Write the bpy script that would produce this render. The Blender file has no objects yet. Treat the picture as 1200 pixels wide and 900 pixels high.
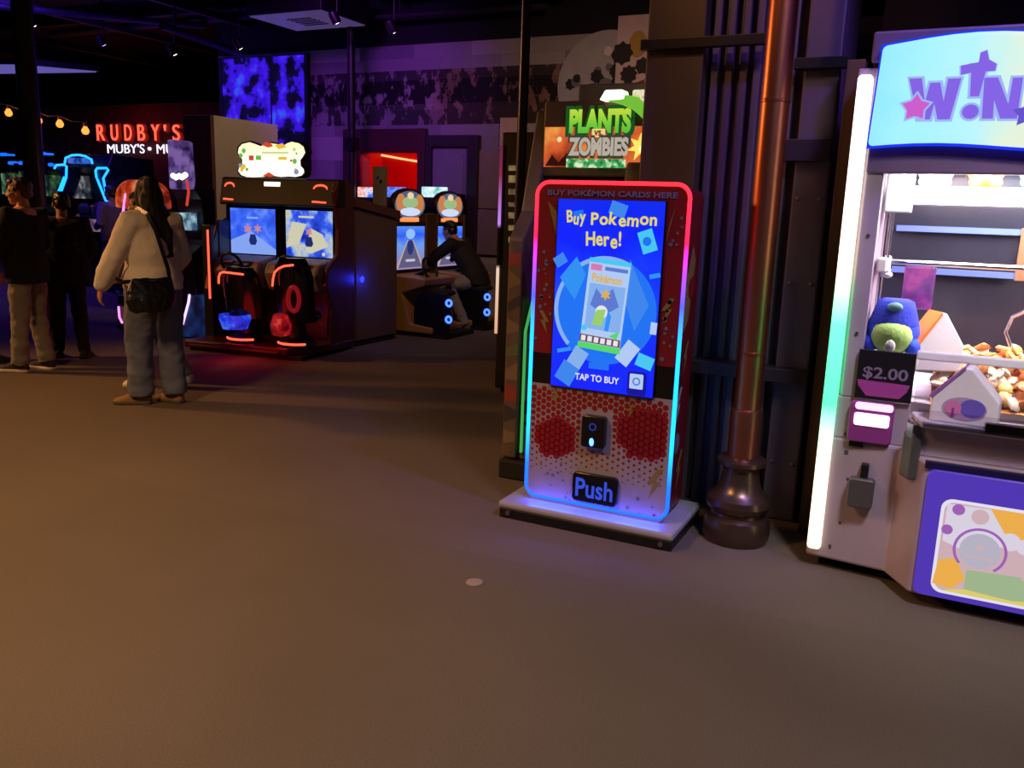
import bpy, bmesh, math, random
from math import sin, cos, pi, radians, sqrt, atan2
from mathutils import Vector, Matrix, noise
random.seed(7)
SC = bpy.context.scene
COL = SC.collection
V = Vector

# ------------------------------------------------------------------ camera, world, exposure
F_PX = 1000.0
cam_d = bpy.data.cameras.new('camera')
cam_d.sensor_fit = 'HORIZONTAL'
cam_d.sensor_width = 36.0
cam_d.lens = 36.0 * F_PX / 1200.0
cam_d.clip_start = 0.05
cam = bpy.data.objects.new('camera', cam_d)
COL.objects.link(cam)
CAM_R = Matrix.Rotation(radians(26), 3, 'Z') @ Matrix.Rotation(pi / 2 - radians(11.5), 3, 'X') @ Matrix.Rotation(radians(2.0), 3, 'Z')
CAM_O = V((0, 0, 1.5))
cam.matrix_world = Matrix.Translation(CAM_O) @ CAM_R.to_4x4()
SC.camera = cam

SC.view_settings.view_transform = 'Standard'
SC.view_settings.look = 'None'
SC.view_settings.exposure = 0.0
SC.view_settings.gamma = 1.0
SC.view_settings.use_curve_mapping = False
world = bpy.data.worlds.new('world')
SC.world = world
world.use_nodes = True
world.node_tree.nodes['Background'].inputs[0].default_value = (0.55, 0.42, 0.75, 1)
world.node_tree.nodes['Background'].inputs[1].default_value = 0.010
try:
    SC.cycles.use_denoising = True
    SC.cycles.max_bounces = 8
    SC.cycles.transparent_max_bounces = 16
    SC.cycles.sample_clamp_indirect = 3.0
except Exception:
    pass


def lin(h):
    """'rrggbb' in sRGB -> linear rgb"""
    c = [int(h[i:i + 2], 16) / 255 for i in (0, 2, 4)]
    return tuple(x / 12.92 if x <= 0.04045 else ((x + 0.055) / 1.055) ** 2.4 for x in c)


def lamp(kind, name, loc, to, power, color, size=1.0, spot=None, blend=0.6, size_y=None):
    d = bpy.data.lights.new(name, kind)
    d.energy = power
    d.color = lin(color)
    if kind == 'AREA':
        d.size = size
        if size_y:
            d.shape = 'RECTANGLE'
            d.size_y = size_y
    else:
        d.shadow_soft_size = size
    if kind == 'SPOT':
        d.spot_size = radians(spot)
        d.spot_blend = blend
    o = bpy.data.objects.new(name, d)
    COL.objects.link(o)
    o.location = loc
    if to is not None:
        o.rotation_euler = (V(to) - V(loc)).to_track_quat('-Z', 'Y').to_euler()
    return o


# ceiling lamps of the hall and added fill spots (all hang above the frame)
lamp('SPOT', 'amber_ceiling_lamp', (-3.9, -0.1, 4.3), (-3.8, 0.8, 0), 1320, 'ffc07c', 0.35, 112, 1.0)
lamp('SPOT', 'amber_ceiling_lamp', (-10.6, 2.6, 3.7), (-5.6, 4.2, 0.9), 1150, 'ffae62', 0.3, 66, 1.0)
lamp('SPOT', 'added_white_spot', (1.1, 1.2, 4.3), (0.4, 2.2, 0), 290, 'f6f0ff', 0.35, 110, 1.0)  # added spot, stands in for the claw machine's light on the floor
lamp('SPOT', 'warm_spot', (-2.6, 7.2, 4.3), (-4.4, 10.6, 2.2), 210, 'ffc79a', 0.15, 80, 1.0)
lamp('SPOT', 'purple_ceiling_lamp', (-6.4, 7.4, 4.3), (-7.8, 11.0, 2.9), 520, 'a03ce8', 0.3, 72, 0.9)
lamp('AREA', 'purple_ceiling_lamp', (-12.5, 8.0, 4.4), (-12.5, 8.6, 0), 110, '5a30ff', 1.6)
lamp('SPOT', 'violet_ceiling_lamp', (0.9, 2.9, 4.3), (-0.75, 4.1, 1.5), 330, '9058ff', 0.15, 46, 0.9)
lamp('SPOT', 'added_white_spot', (0.8, 1.5, 4.3), (0.3, 3.7, 0.7), 270, 'fff2f4', 0.2, 34, 0.8)  # added spot, only brightens the claw machine front and its prize box
lamp('SPOT', 'purple_uplight', (-12.0, 10.0, 2.4), (-11.0, 9.5, 4.6), 90, '7a3cff', 0.3, 150, 1.0)

lamp('SPOT', 'warm_spot', (-5.2, 7.9, 4.3), (-8.03, 8.6, 2.0), 150, 'ffd8b0', 0.2, 52, 0.8)  # added spot, only brightens the beige partition
lamp('SPOT', 'warm_spot', (-3.6, 5.8, 4.3), (-5.2, 8.4, 0.5), 150, 'ffc890', 0.2, 44, 1.0)  # added spot, only brightens the brown box and the kart side
lamp('SPOT', 'amber_wall_lamp', (-1.9, 2.2, 4.2), (-0.85, 4.1, 2.7), 110, 'ffb070', 0.1, 36, 1.0)

# ------------------------------------------------------------------ helpers


def ray(px, py):
    return CAM_R @ V(((px - 600) / F_PX, -(py - 450) / F_PX, -1.0))


def at_y(px, py, y):
    d = ray(px, py)
    return CAM_O + d * (y / d.y)


def at_x(px, py, x):
    d = ray(px, py)
    return CAM_O + d * (x / d.x)


def at_z(px, py, z=0.0):
    d = ray(px, py)
    return CAM_O + d * ((z - CAM_O.z) / d.z)


_txt = {}


def text_geo(s, bold=0.02):
    k = (s, bold)
    if k not in _txt:
        cu = bpy.data.curves.new('t', 'FONT')
        cu.body = s
        cu.offset = bold
        cu.resolution_u = 4
        o = bpy.data.objects.new('t', cu)
        COL.objects.link(o)
        dg = bpy.context.evaluated_depsgraph_get()
        me = bpy.data.meshes.new_from_object(o.evaluated_get(dg))
        vs = [v.co.copy() for v in me.vertices]
        fs = [tuple(p.vertices) for p in me.polygons]
        bpy.data.objects.remove(o)
        bpy.data.curves.remove(cu)
        bpy.data.meshes.remove(me)
        x0 = min(v.x for v in vs); x1 = max(v.x for v in vs)
        y0 = min(v.y for v in vs); y1 = max(v.y for v in vs)
        _txt[k] = ([((v.x - x0) / (x1 - x0), (v.y - y0) / (y1 - y0)) for v in vs], fs, (x1 - x0, y1 - y0))
    return _txt[k]


class MB:
    """a growing mesh"""

    def __init__(self):
        self.v = []; self.f = []; self.m = []; self.mats = []

    def mi(self, m):
        if m is None:
            return 0
        if m not in self.mats:
            self.mats.append(m)
        return self.mats.index(m)

    def add(self, vs, fs, m=None):
        n = len(self.v); k = self.mi(m)
        self.v += [V(p) for p in vs]
        self.f += [tuple(i + n for i in f) for f in fs]
        self.m += [k] * len(fs)
        return self

    def box(self, x0, x1, y0, y1, z0, z1, m=None):
        vs = [(x, y, z) for z in (z0, z1) for y in (y0, y1) for x in (x0, x1)]
        return self.add(vs, [(0, 2, 3, 1), (4, 5, 7, 6), (0, 1, 5, 4), (2, 6, 7, 3), (0, 4, 6, 2), (1, 3, 7, 5)], m)

    def obox(self, c, s, R, m=None):
        vs = [V(c) + R @ V((x * s[0] / 2, y * s[1] / 2, z * s[2] / 2)) for z in (-1, 1) for y in (-1, 1) for x in (-1, 1)]
        return self.add(vs, [(0, 2, 3, 1), (4, 5, 7, 6), (0, 1, 5, 4), (2, 6, 7, 3), (0, 4, 6, 2), (1, 3, 7, 5)], m)

    def loft(self, rings, m=None, cap=True):
        n = len(rings[0]); vs = [p for r in rings for p in r]; fs = []
        for i in range(len(rings) - 1):
            for j in range(n):
                a = i * n + j; b = i * n + (j + 1) % n
                fs.append((a, b, b + n, a + n))
        if cap:
            fs.append(tuple(range(n - 1, -1, -1)))
            fs.append(tuple((len(rings) - 1) * n + j for j in range(n)))
        return self.add(vs, fs, m)

    def eloft(self, spec, seg=16, m=None):
        """spec: (center, u, v, ru, rv)"""
        R = []
        for c, u, w, ru, rv in spec:
            c = V(c); u = V(u); w = V(w)
            R.append([c + u * (ru * cos(2 * pi * k / seg)) + w * (rv * sin(2 * pi * k / seg)) for k in range(seg)])
        return self.loft(R, m)

    def tube(self, pts, r, seg=8, m=None, closed=False, rounded=False):
        pts = [V(p) for p in pts]; n = len(pts)
        rs = list(r) if isinstance(r, (list, tuple)) else [r] * n
        tang = []
        for i in range(n):
            if closed:
                t = pts[(i + 1) % n] - pts[i - 1]
            else:
                t = pts[min(i + 1, n - 1)] - pts[max(i - 1, 0)]
            tang.append(t.normalized())
        if rounded and not closed:
            a0, a1 = pts[0], pts[-1]; t0, t1 = tang[0], tang[-1]
            e0 = [(a0 - t0 * rs[0] * sin(a), rs[0] * cos(a), t0) for a in (1.35, 0.9, 0.45)]
            e1 = [(a1 + t1 * rs[-1] * sin(a), rs[-1] * cos(a), t1) for a in (0.45, 0.9, 1.35)]
            seq = e0 + list(zip(pts, rs, tang)) + e1
        else:
            seq = list(zip(pts, rs, tang))
        up = V((0, 0, 1)) if abs(seq[0][2].z) < 0.9 else V((1, 0, 0))
        u = seq[0][2].cross(up).normalized()
        rings = []
        for p, rr, t in seq:
            u = (u - t * u.dot(t))
            u = u.normalized() if u.length > 1e-6 else t.orthogonal().normalized()
            w = t.cross(u)
            rings.append([p + (u * cos(2 * pi * k / seg) + w * sin(2 * pi * k / seg)) * rr for k in range(seg)])
        if closed:
            rings.append(rings[0])
            return self.loft(rings, m, cap=False)
        return self.loft(rings, m)

    def lathe(self, prof, c=(0, 0, 0), seg=32, m=None):
        c = V(c); R = []
        for r, z in prof:
            R.append([c + V((max(r, 1e-4) * cos(2 * pi * k / seg), max(r, 1e-4) * sin(2 * pi * k / seg), z)) for k in range(seg)])
        return self.loft(R, m)

    def ell(self, c, r, m=None, seg=16, rings=10, R=None):
        c = V(c); vs = []
        for i in range(rings + 1):
            a = pi * i / rings
            rr = max(sin(a), 0.02)
            ring = [V((r[0] * rr * cos(2 * pi * k / seg), r[1] * rr * sin(2 * pi * k / seg), r[2] * -cos(a))) for k in range(seg)]
            vs.append([c + ((R @ p) if R else p) for p in ring])
        return self.loft(vs, m)

    def prism(self, poly, p0, u, w, n, depth, m=None):
        """poly in (u,w) plane at p0, extruded along n by depth"""
        p0 = V(p0); u = V(u); w = V(w); n = V(n)
        a = [p0 + u * x + w * y for x, y in poly]
        b = [q + n * depth for q in a]
        k = len(poly)
        fs = [tuple(range(k - 1, -1, -1)), tuple(range(k, 2 * k))] + [(i, (i + 1) % k, k + (i + 1) % k, k + i) for i in range(k)]
        return self.add(a + b, fs, m)

    def text(self, s, x0, x1, y0, y1, p0, u, w, n, m=None, depth=0.0, bold=0.02, wob=0.0, seed=1):
        """text fitted to a box in the (u,w) plane at p0"""
        p0 = V(p0); u = V(u); w = V(w); n = V(n)
        if wob:
            rnd = random.Random(seed)
            widths = [text_geo(c, bold)[2] if c != ' ' else (0.32, 0.7) for c in s]
            full = text_geo('Hp', bold)[2][1]
            tot = sum(a for a, b in widths) + 0.07 * (len(s) - 1)
            sc = (x1 - x0) / tot; sy = (y1 - y0) / 0.72
            x = x0
            for c, (a, b) in zip(s, widths):
                if c != ' ':
                    dy = rnd.uniform(-wob, wob) * (y1 - y0); rot = rnd.uniform(-wob, wob)
                    base = y0 + dy - (0.2 * sy if c in 'yp' else 0)
                    self._txt1(c, x, x + a * sc, base, base + b * sy, p0, u, w, n, m, depth, bold, rot)
                x += (a + 0.07) * sc
            return self
        return self._txt1(s, x0, x1, y0, y1, p0, u, w, n, m, depth, bold, 0)

    def _txt1(self, s, x0, x1, y0, y1, p0, u, w, n, m, depth, bold, rot):
        vs, fs, _ = text_geo(s, bold)
        cx = (x0 + x1) / 2; cy = (y0 + y1) / 2
        P = []
        for a, b in vs:
            x = (a - 0.5) * (x1 - x0); y = (b - 0.5) * (y1 - y0)
            P.append((cx + x * cos(rot) - y * sin(rot), cy + x * sin(rot) + y * cos(rot)))
        if depth <= 0:
            return self.add([p0 + u * x + w * y for x, y in P], fs, m)
        k = len(P)
        A = [p0 + u * x + w * y + n * depth for x, y in P]
        B = [p0 + u * x + w * y for x, y in P]
        cnt = {}
        for f in fs:
            for i in range(len(f)):
                e = (f[i], f[(i + 1) % len(f)])
                cnt[e] = 1
        sides = [(a, b) for a, b in cnt if (b, a) not in cnt]
        F = list(fs) + [(b, a, a + k, b + k) for a, b in sides] + [tuple(i + k for i in reversed(f)) for f in fs]
        return self.add(A + B, F, m)

    def mesh(self, name, m=None, smooth=None, off=(0, 0, 0), recalc=True):
        me = bpy.data.meshes.new(name)
        off = V(off)
        me.from_pydata([p - off for p in self.v], [], self.f)
        if recalc:
            bm = bmesh.new(); bm.from_mesh(me)
            bmesh.ops.recalc_face_normals(bm, faces=bm.faces)
            bm.to_mesh(me); bm.free()
        for k in (self.mats or [m]):
            if k is not None:
                me.materials.append(k)
        if len(self.mats) > 1:
            me.polygons.foreach_set('material_index', self.m)
        if smooth is not None:
            me.polygons.foreach_set('use_smooth', [True] * len(me.polygons))
            me.set_sharp_from_angle(angle=radians(smooth))
        me.update()
        return me


class Pan(MB):
    """flat artwork in layers on a plane"""

    def __init__(self, p0, u, w, n, step=0.0009):
        super().__init__()
        self.p0 = V(p0); self.u = V(u).normalized(); self.w = V(w).normalized(); self.n = V(n).normalized(); self.k = 0; self.step = step

    def P(self, pts, m, lift=True):
        if lift:
            self.k += 1
        o = self.p0 + self.n * (self.step * self.k)
        return self.add([o + self.u * x + self.w * y for x, y in pts], [tuple(range(len(pts)))], m)

    def rect(self, x0, x1, y0, y1, m, rot=0, lift=True):
        cx = (x0 + x1) / 2; cy = (y0 + y1) / 2
        q = []
        for x, y in ((x0, y0), (x1, y0), (x1, y1), (x0, y1)):
            dx = x - cx; dy = y - cy
            q.append((cx + dx * cos(rot) - dy * sin(rot), cy + dx * sin(rot) + dy * cos(rot)))
        return self.P(q, m, lift)

    def disc(self, cx, cy, r, m, ry=None, seg=24, lift=True):
        ry = ry or r
        return self.P([(cx + r * cos(2 * pi * k / seg), cy + ry * sin(2 * pi * k / seg)) for k in range(seg)], m, lift)

    def ring(self, cx, cy, r0, r1, m, a0=0, a1=2 * pi, seg=36):
        self.k += 1
        o = self.p0 + self.n * (self.step * self.k)
        vs = []; fs = []
        for k in range(seg + 1):
            a = a0 + (a1 - a0) * k / seg
            for r in (r0, r1):
                vs.append(o + self.u * (cx + r * cos(a)) + self.w * (cy + r * sin(a)))
        for k in range(seg):
            fs.append((2 * k, 2 * k + 1, 2 * k + 3, 2 * k + 2))
        return self.add(vs, fs, m)

    def star(self, cx, cy, r, m, n=5, inner=0.45, rot=pi / 2, lift=True):
        return self.P([(cx + (r if k % 2 == 0 else r * inner) * cos(rot + pi * k / n), cy + (r if k % 2 == 0 else r * inner) * sin(rot + pi * k / n)) for k in range(2 * n)], m, lift)

    def bolt(self, cx, cy, h, m, flip=1, lift=True):
        q = [(0.1, 0.5), (-0.22, 0.0), (-0.02, 0.02), (-0.14, -0.5), (0.22, 0.1), (0.03, 0.08), (0.28, 0.5)]
        return self.P([(cx + x * h * flip, cy + y * h) for x, y in q], m, lift)

    def txt(self, s, x0, x1, y0, y1, m, bold=0.02, depth=0.0, wob=0, seed=1):
        self.k += 1
        return self.text(s, x0, x1, y0, y1, self.p0 + self.n * (self.step * self.k), self.u, self.w, self.n, m, depth, bold, wob, seed)

    def mesh(self, name, m=None, smooth=None, off=(0, 0, 0), recalc=False):
        return super().mesh(name, m, smooth, off, recalc=False)


def rrect(x0, x1, y0, y1, r, seg=6):
    q = []
    for cx, cy, a in ((x1 - r, y0 + r, -pi / 2), (x1 - r, y1 - r, 0), (x0 + r, y1 - r, pi / 2), (x0 + r, y0 + r, pi)):
        q += [(cx + r * cos(a + pi / 2 * k / seg), cy + r * sin(a + pi / 2 * k / seg)) for k in range(seg + 1)]
    return q


def link(name, me, parent=None, bev=0, seg=2):
    o = bpy.data.objects.new(name, me)
    COL.objects.link(o)
    if parent is not None:
        o.parent = parent
    if bev:
        b = o.modifiers.new('bevel', 'BEVEL')
        b.width = bev; b.segments = seg; b.limit_method = 'ANGLE'; b.angle_limit = radians(40)
        b.harden_normals = False
    return o


def thing(name, label, cat, loc=(0, 0, 0), rz=0, group=None):
    o = bpy.data.objects.new(name, None)
    COL.objects.link(o)
    o.empty_display_size = 0.1
    o.location = loc; o.rotation_euler = (0, 0, rz)
    o['label'] = label; o['category'] = cat
    if group:
        o['group'] = group
    return o


def base_of(p):
    r = V((0, 0, 0))
    while p is not None:
        r += p.location
        p = p.parent
    return r


def part(name, mb, m, parent, bev=0, smooth=None, label=None, seg=2, local=False):
    """mb is in world coordinates unless local"""
    off = (0, 0, 0) if local else base_of(parent)
    o = link(name, mb.mesh(name, m, smooth, off), parent, bev, seg)
    if label:
        o['label'] = label
    return o


def solo(name, mb, m, label, cat, loc=(0, 0, 0), group=None, bev=0, smooth=None):
    o = link(name, mb.mesh(name, m, smooth, loc), None, bev)
    o.location = loc
    o['label'] = label; o['category'] = cat
    if group:
        o['group'] = group
    return o


def struct(name, mb, m, bev=0, smooth=None, parent=None):
    o = link(name, mb.mesh(name, m, smooth), parent, bev)
    if parent is None:
        o['kind'] = 'structure'
    return o


def dup(root, loc, label, group=None, rz=None):
    r = root.copy(); COL.objects.link(r); r.location = loc
    if rz is not None:
        r.rotation_euler = (0, 0, rz)
    r['label'] = label
    if group:
        r['group'] = group
    for ch in list(root.children):
        c = ch.copy(); COL.objects.link(c); c.parent = r
        for g in list(ch.children):
            d = g.copy(); COL.objects.link(d); d.parent = c
    return r


# ------------------------------------------------------------------ materials


def _base(name):
    m = bpy.data.materials.new(name)
    m.use_nodes = True
    nt = m.node_tree
    return m, nt, nt.nodes['Principled BSDF']


def mat(name, col, rough=0.6, metal=0.0, var=0.15, scale=6.0, bump=0.0, bscale=80.0, spec=0.5, coat=0.0):
    m, nt, b = _base(name)
    c = lin(col)
    tc = nt.nodes.new('ShaderNodeTexCoord')
    nz = nt.nodes.new('ShaderNodeTexNoise'); nz.inputs['Scale'].default_value = scale; nz.inputs['Detail'].default_value = 5
    nt.links.new(tc.outputs['Object'], nz.inputs['Vector'])
    mx = nt.nodes.new('ShaderNodeMix'); mx.data_type = 'RGBA'
    mx.inputs['A'].default_value = tuple(x * (1 - var) for x in c) + (1,)
    mx.inputs['B'].default_value = tuple(min(1, x * (1 + var)) for x in c) + (1,)
    nt.links.new(nz.outputs['Fac'], mx.inputs['Factor'])
    nt.links.new(mx.outputs['Result'], b.inputs['Base Color'])
    b.inputs['Roughness'].default_value = rough
    b.inputs['Metallic'].default_value = metal
    b.inputs['Specular IOR Level'].default_value = spec
    b.inputs['Coat Weight'].default_value = coat
    if bump:
        n2 = nt.nodes.new('ShaderNodeTexNoise'); n2.inputs['Scale'].default_value = bscale; n2.inputs['Detail'].default_value = 3
        nt.links.new(tc.outputs['Object'], n2.inputs['Vector'])
        bp = nt.nodes.new('ShaderNodeBump'); bp.inputs['Strength'].default_value = bump; bp.inputs['Distance'].default_value = 0.01
        nt.links.new(n2.outputs['Fac'], bp.inputs['Height'])
        nt.links.new(bp.outputs['Normal'], b.inputs['Normal'])
    return m


def emit(name, col, s=1.0, rough=0.3):
    m, nt, b = _base(name)
    c = lin(col)
    b.inputs['Base Color'].default_value = (0.01, 0.01, 0.01, 1)
    b.inputs['Roughness'].default_value = rough
    b.inputs['Specular IOR Level'].default_value = 0.2
    b.inputs['Emission Color'].default_value = c + (1,)
    b.inputs['Emission Strength'].default_value = s
    return m


def emit_ramp(name, axis, lo, hi, stops, s=1.0, noisy=0.0, nscale=8):
    m, nt, b = _base(name)
    b.inputs['Base Color'].default_value = (0.01, 0.01, 0.01, 1); b.inputs['Specular IOR Level'].default_value = 0.2
    tc = nt.nodes.new('ShaderNodeTexCoord')
    sp = nt.nodes.new('ShaderNodeSeparateXYZ'); nt.links.new(tc.outputs['Object'], sp.inputs[0])
    mr = nt.nodes.new('ShaderNodeMapRange'); mr.inputs[1].default_value = lo; mr.inputs[2].default_value = hi
    nt.links.new(sp.outputs['XYZ'.index(axis)], mr.inputs[0])
    src = mr.outputs[0]
    if noisy:
        nz = nt.nodes.new('ShaderNodeTexNoise'); nz.inputs['Scale'].default_value = nscale; nz.inputs['Detail'].default_value = 4
        nt.links.new(tc.outputs['Object'], nz.inputs['Vector'])
        a = nt.nodes.new('ShaderNodeMath'); a.operation = 'MULTIPLY_ADD'
        nt.links.new(nz.outputs['Fac'], a.inputs[0]); a.inputs[1].default_value = noisy
        nt.links.new(src, a.inputs[2])
        a2 = nt.nodes.new('ShaderNodeMath'); a2.operation = 'SUBTRACT'
        nt.links.new(a.outputs[0], a2.inputs[0]); a2.inputs[1].default_value = noisy * 0.5
        src = a2.outputs[0]
    cr = nt.nodes.new('ShaderNodeValToRGB')
    el = cr.color_ramp.elements
    while len(el) < len(stops):
        el.new(0.5)
    for e, (p, c) in zip(el, stops):
        e.position = p; e.color = lin(c) + (1,)
    nt.links.new(src, cr.inputs[0])
    nt.links.new(cr.outputs[0], b.inputs['Emission Color'])
    b.inputs['Emission Strength'].default_value = s
    return m


def emit_noise(name, scale, stops, s=1.0, detail=4, voronoi=False):
    m, nt, b = _base(name)
    b.inputs['Base Color'].default_value = (0.01, 0.01, 0.01, 1); b.inputs['Specular IOR Level'].default_value = 0.2
    tc = nt.nodes.new('ShaderNodeTexCoord')
    if voronoi:
        nz = nt.nodes.new('ShaderNodeTexVoronoi'); nz.inputs['Scale'].default_value = scale
        sep = nt.nodes.new('ShaderNodeSeparateColor')
        nt.links.new(tc.outputs['Object'], nz.inputs['Vector'])
        nt.links.new(nz.outputs['Color'], sep.inputs[0]); src = sep.outputs[0]
    else:
        nz = nt.nodes.new('ShaderNodeTexNoise'); nz.inputs['Scale'].default_value = scale; nz.inputs['Detail'].default_value = detail
        nt.links.new(tc.outputs['Object'], nz.inputs['Vector']); src = nz.outputs['Fac']
    cr = nt.nodes.new('ShaderNodeValToRGB'); el = cr.color_ramp.elements
    while len(el) < len(stops):
        el.new(0.5)
    for e, (p, c) in zip(el, stops):
        e.position = p; e.color = lin(c) + (1,)
    nt.links.new(src, cr.inputs[0])
    nt.links.new(cr.outputs[0], b.inputs['Emission Color'])
    b.inputs['Emission Strength'].default_value = s
    return m


def glass(name, tint='ffffff', refl=0.12):
    m = bpy.data.materials.new(name); m.use_nodes = True
    nt = m.node_tree; nt.nodes.clear()
    out = nt.nodes.new('ShaderNodeOutputMaterial')
    tr = nt.nodes.new('ShaderNodeBsdfTransparent'); tr.inputs[0].default_value = lin(tint) + (1,)
    gl = nt.nodes.new('ShaderNodeBsdfGlossy'); gl.inputs['Roughness'].default_value = 0.04
    fr = nt.nodes.new('ShaderNodeFresnel'); fr.inputs[0].default_value = 1.45
    ml = nt.nodes.new('ShaderNodeMath'); ml.operation = 'MULTIPLY'; ml.inputs[1].default_value = refl * 8
    nt.links.new(fr.outputs[0], ml.inputs[0])
    mx = nt.nodes.new('ShaderNodeMixShader')
    nt.links.new(ml.outputs[0], mx.inputs[0]); nt.links.new(tr.outputs[0], mx.inputs[1]); nt.links.new(gl.outputs[0], mx.inputs[2])
    nt.links.new(mx.outputs[0], out.inputs[0])
    return m


def carpet_mat():
    m, nt, b = _base('carpet')
    N = nt.nodes.new; L = nt.links.new
    tc = N('ShaderNodeTexCoord')
    fine = N('ShaderNodeTexNoise'); fine.inputs['Scale'].default_value = 190; fine.inputs['Detail'].default_value = 2
    big = N('ShaderNodeTexNoise'); big.inputs['Scale'].default_value = 1.1; big.inputs['Detail'].default_value = 5
    L(tc.outputs['Object'], fine.inputs['Vector']); L(tc.outputs['Object'], big.inputs['Vector'])
    c1 = N('ShaderNodeMix'); c1.data_type = 'RGBA'
    c1.inputs['A'].default_value = lin('4a433c') + (1,); c1.inputs['B'].default_value = lin('6e655b') + (1,)
    L(fine.outputs['Fac'], c1.inputs['Factor'])
    mul = N('ShaderNodeMix'); mul.data_type = 'RGBA'; mul.blend_type = 'MULTIPLY'; mul.inputs['Factor'].default_value = 1
    rm = N('ShaderNodeMapRange'); rm.inputs[3].default_value = 0.78; rm.inputs[4].default_value = 1.2
    L(big.outputs['Fac'], rm.inputs[0])
    cb = N('ShaderNodeCombineColor')
    for k in range(3):
        L(rm.outputs[0], cb.inputs[k])
    L(c1.outputs['Result'], mul.inputs['A']); L(cb.outputs[0], mul.inputs['B'])
    # two carpet rolls meet along a seam: the near one is laid with the nap the other way
    sp = N('ShaderNodeSeparateXYZ'); L(tc.outputs['Object'], sp.inputs[0])
    wob = N('ShaderNodeMath'); wob.operation = 'MULTIPLY_ADD'; L(sp.outputs[0], wob.inputs[0]); wob.inputs[1].default_value = -0.039; L(sp.outputs[1], wob.inputs[2])
    st = N('ShaderNodeMath'); st.operation = 'GREATER_THAN'; st.inputs[1].default_value = 3.215; L(wob.outputs[0], st.inputs[0])
    nap = N('ShaderNodeMix'); nap.data_type = 'RGBA'; nap.blend_type = 'MULTIPLY'
    L(st.outputs[0], nap.inputs['Factor']); L(mul.outputs['Result'], nap.inputs['A']); nap.inputs['B'].default_value = (1.06, 1.05, 1.09, 1)
    L(nap.outputs['Result'], b.inputs['Base Color'])
    b.inputs['Roughness'].default_value = 0.95; b.inputs['Specular IOR Level'].default_value = 0.15
    bp = N('ShaderNodeBump'); bp.inputs['Strength'].default_value = 0.35; bp.inputs['Distance'].default_value = 0.006
    L(fine.outputs['Fac'], bp.inputs['Height']); L(bp.outputs['Normal'], b.inputs['Normal'])
    return m


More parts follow.
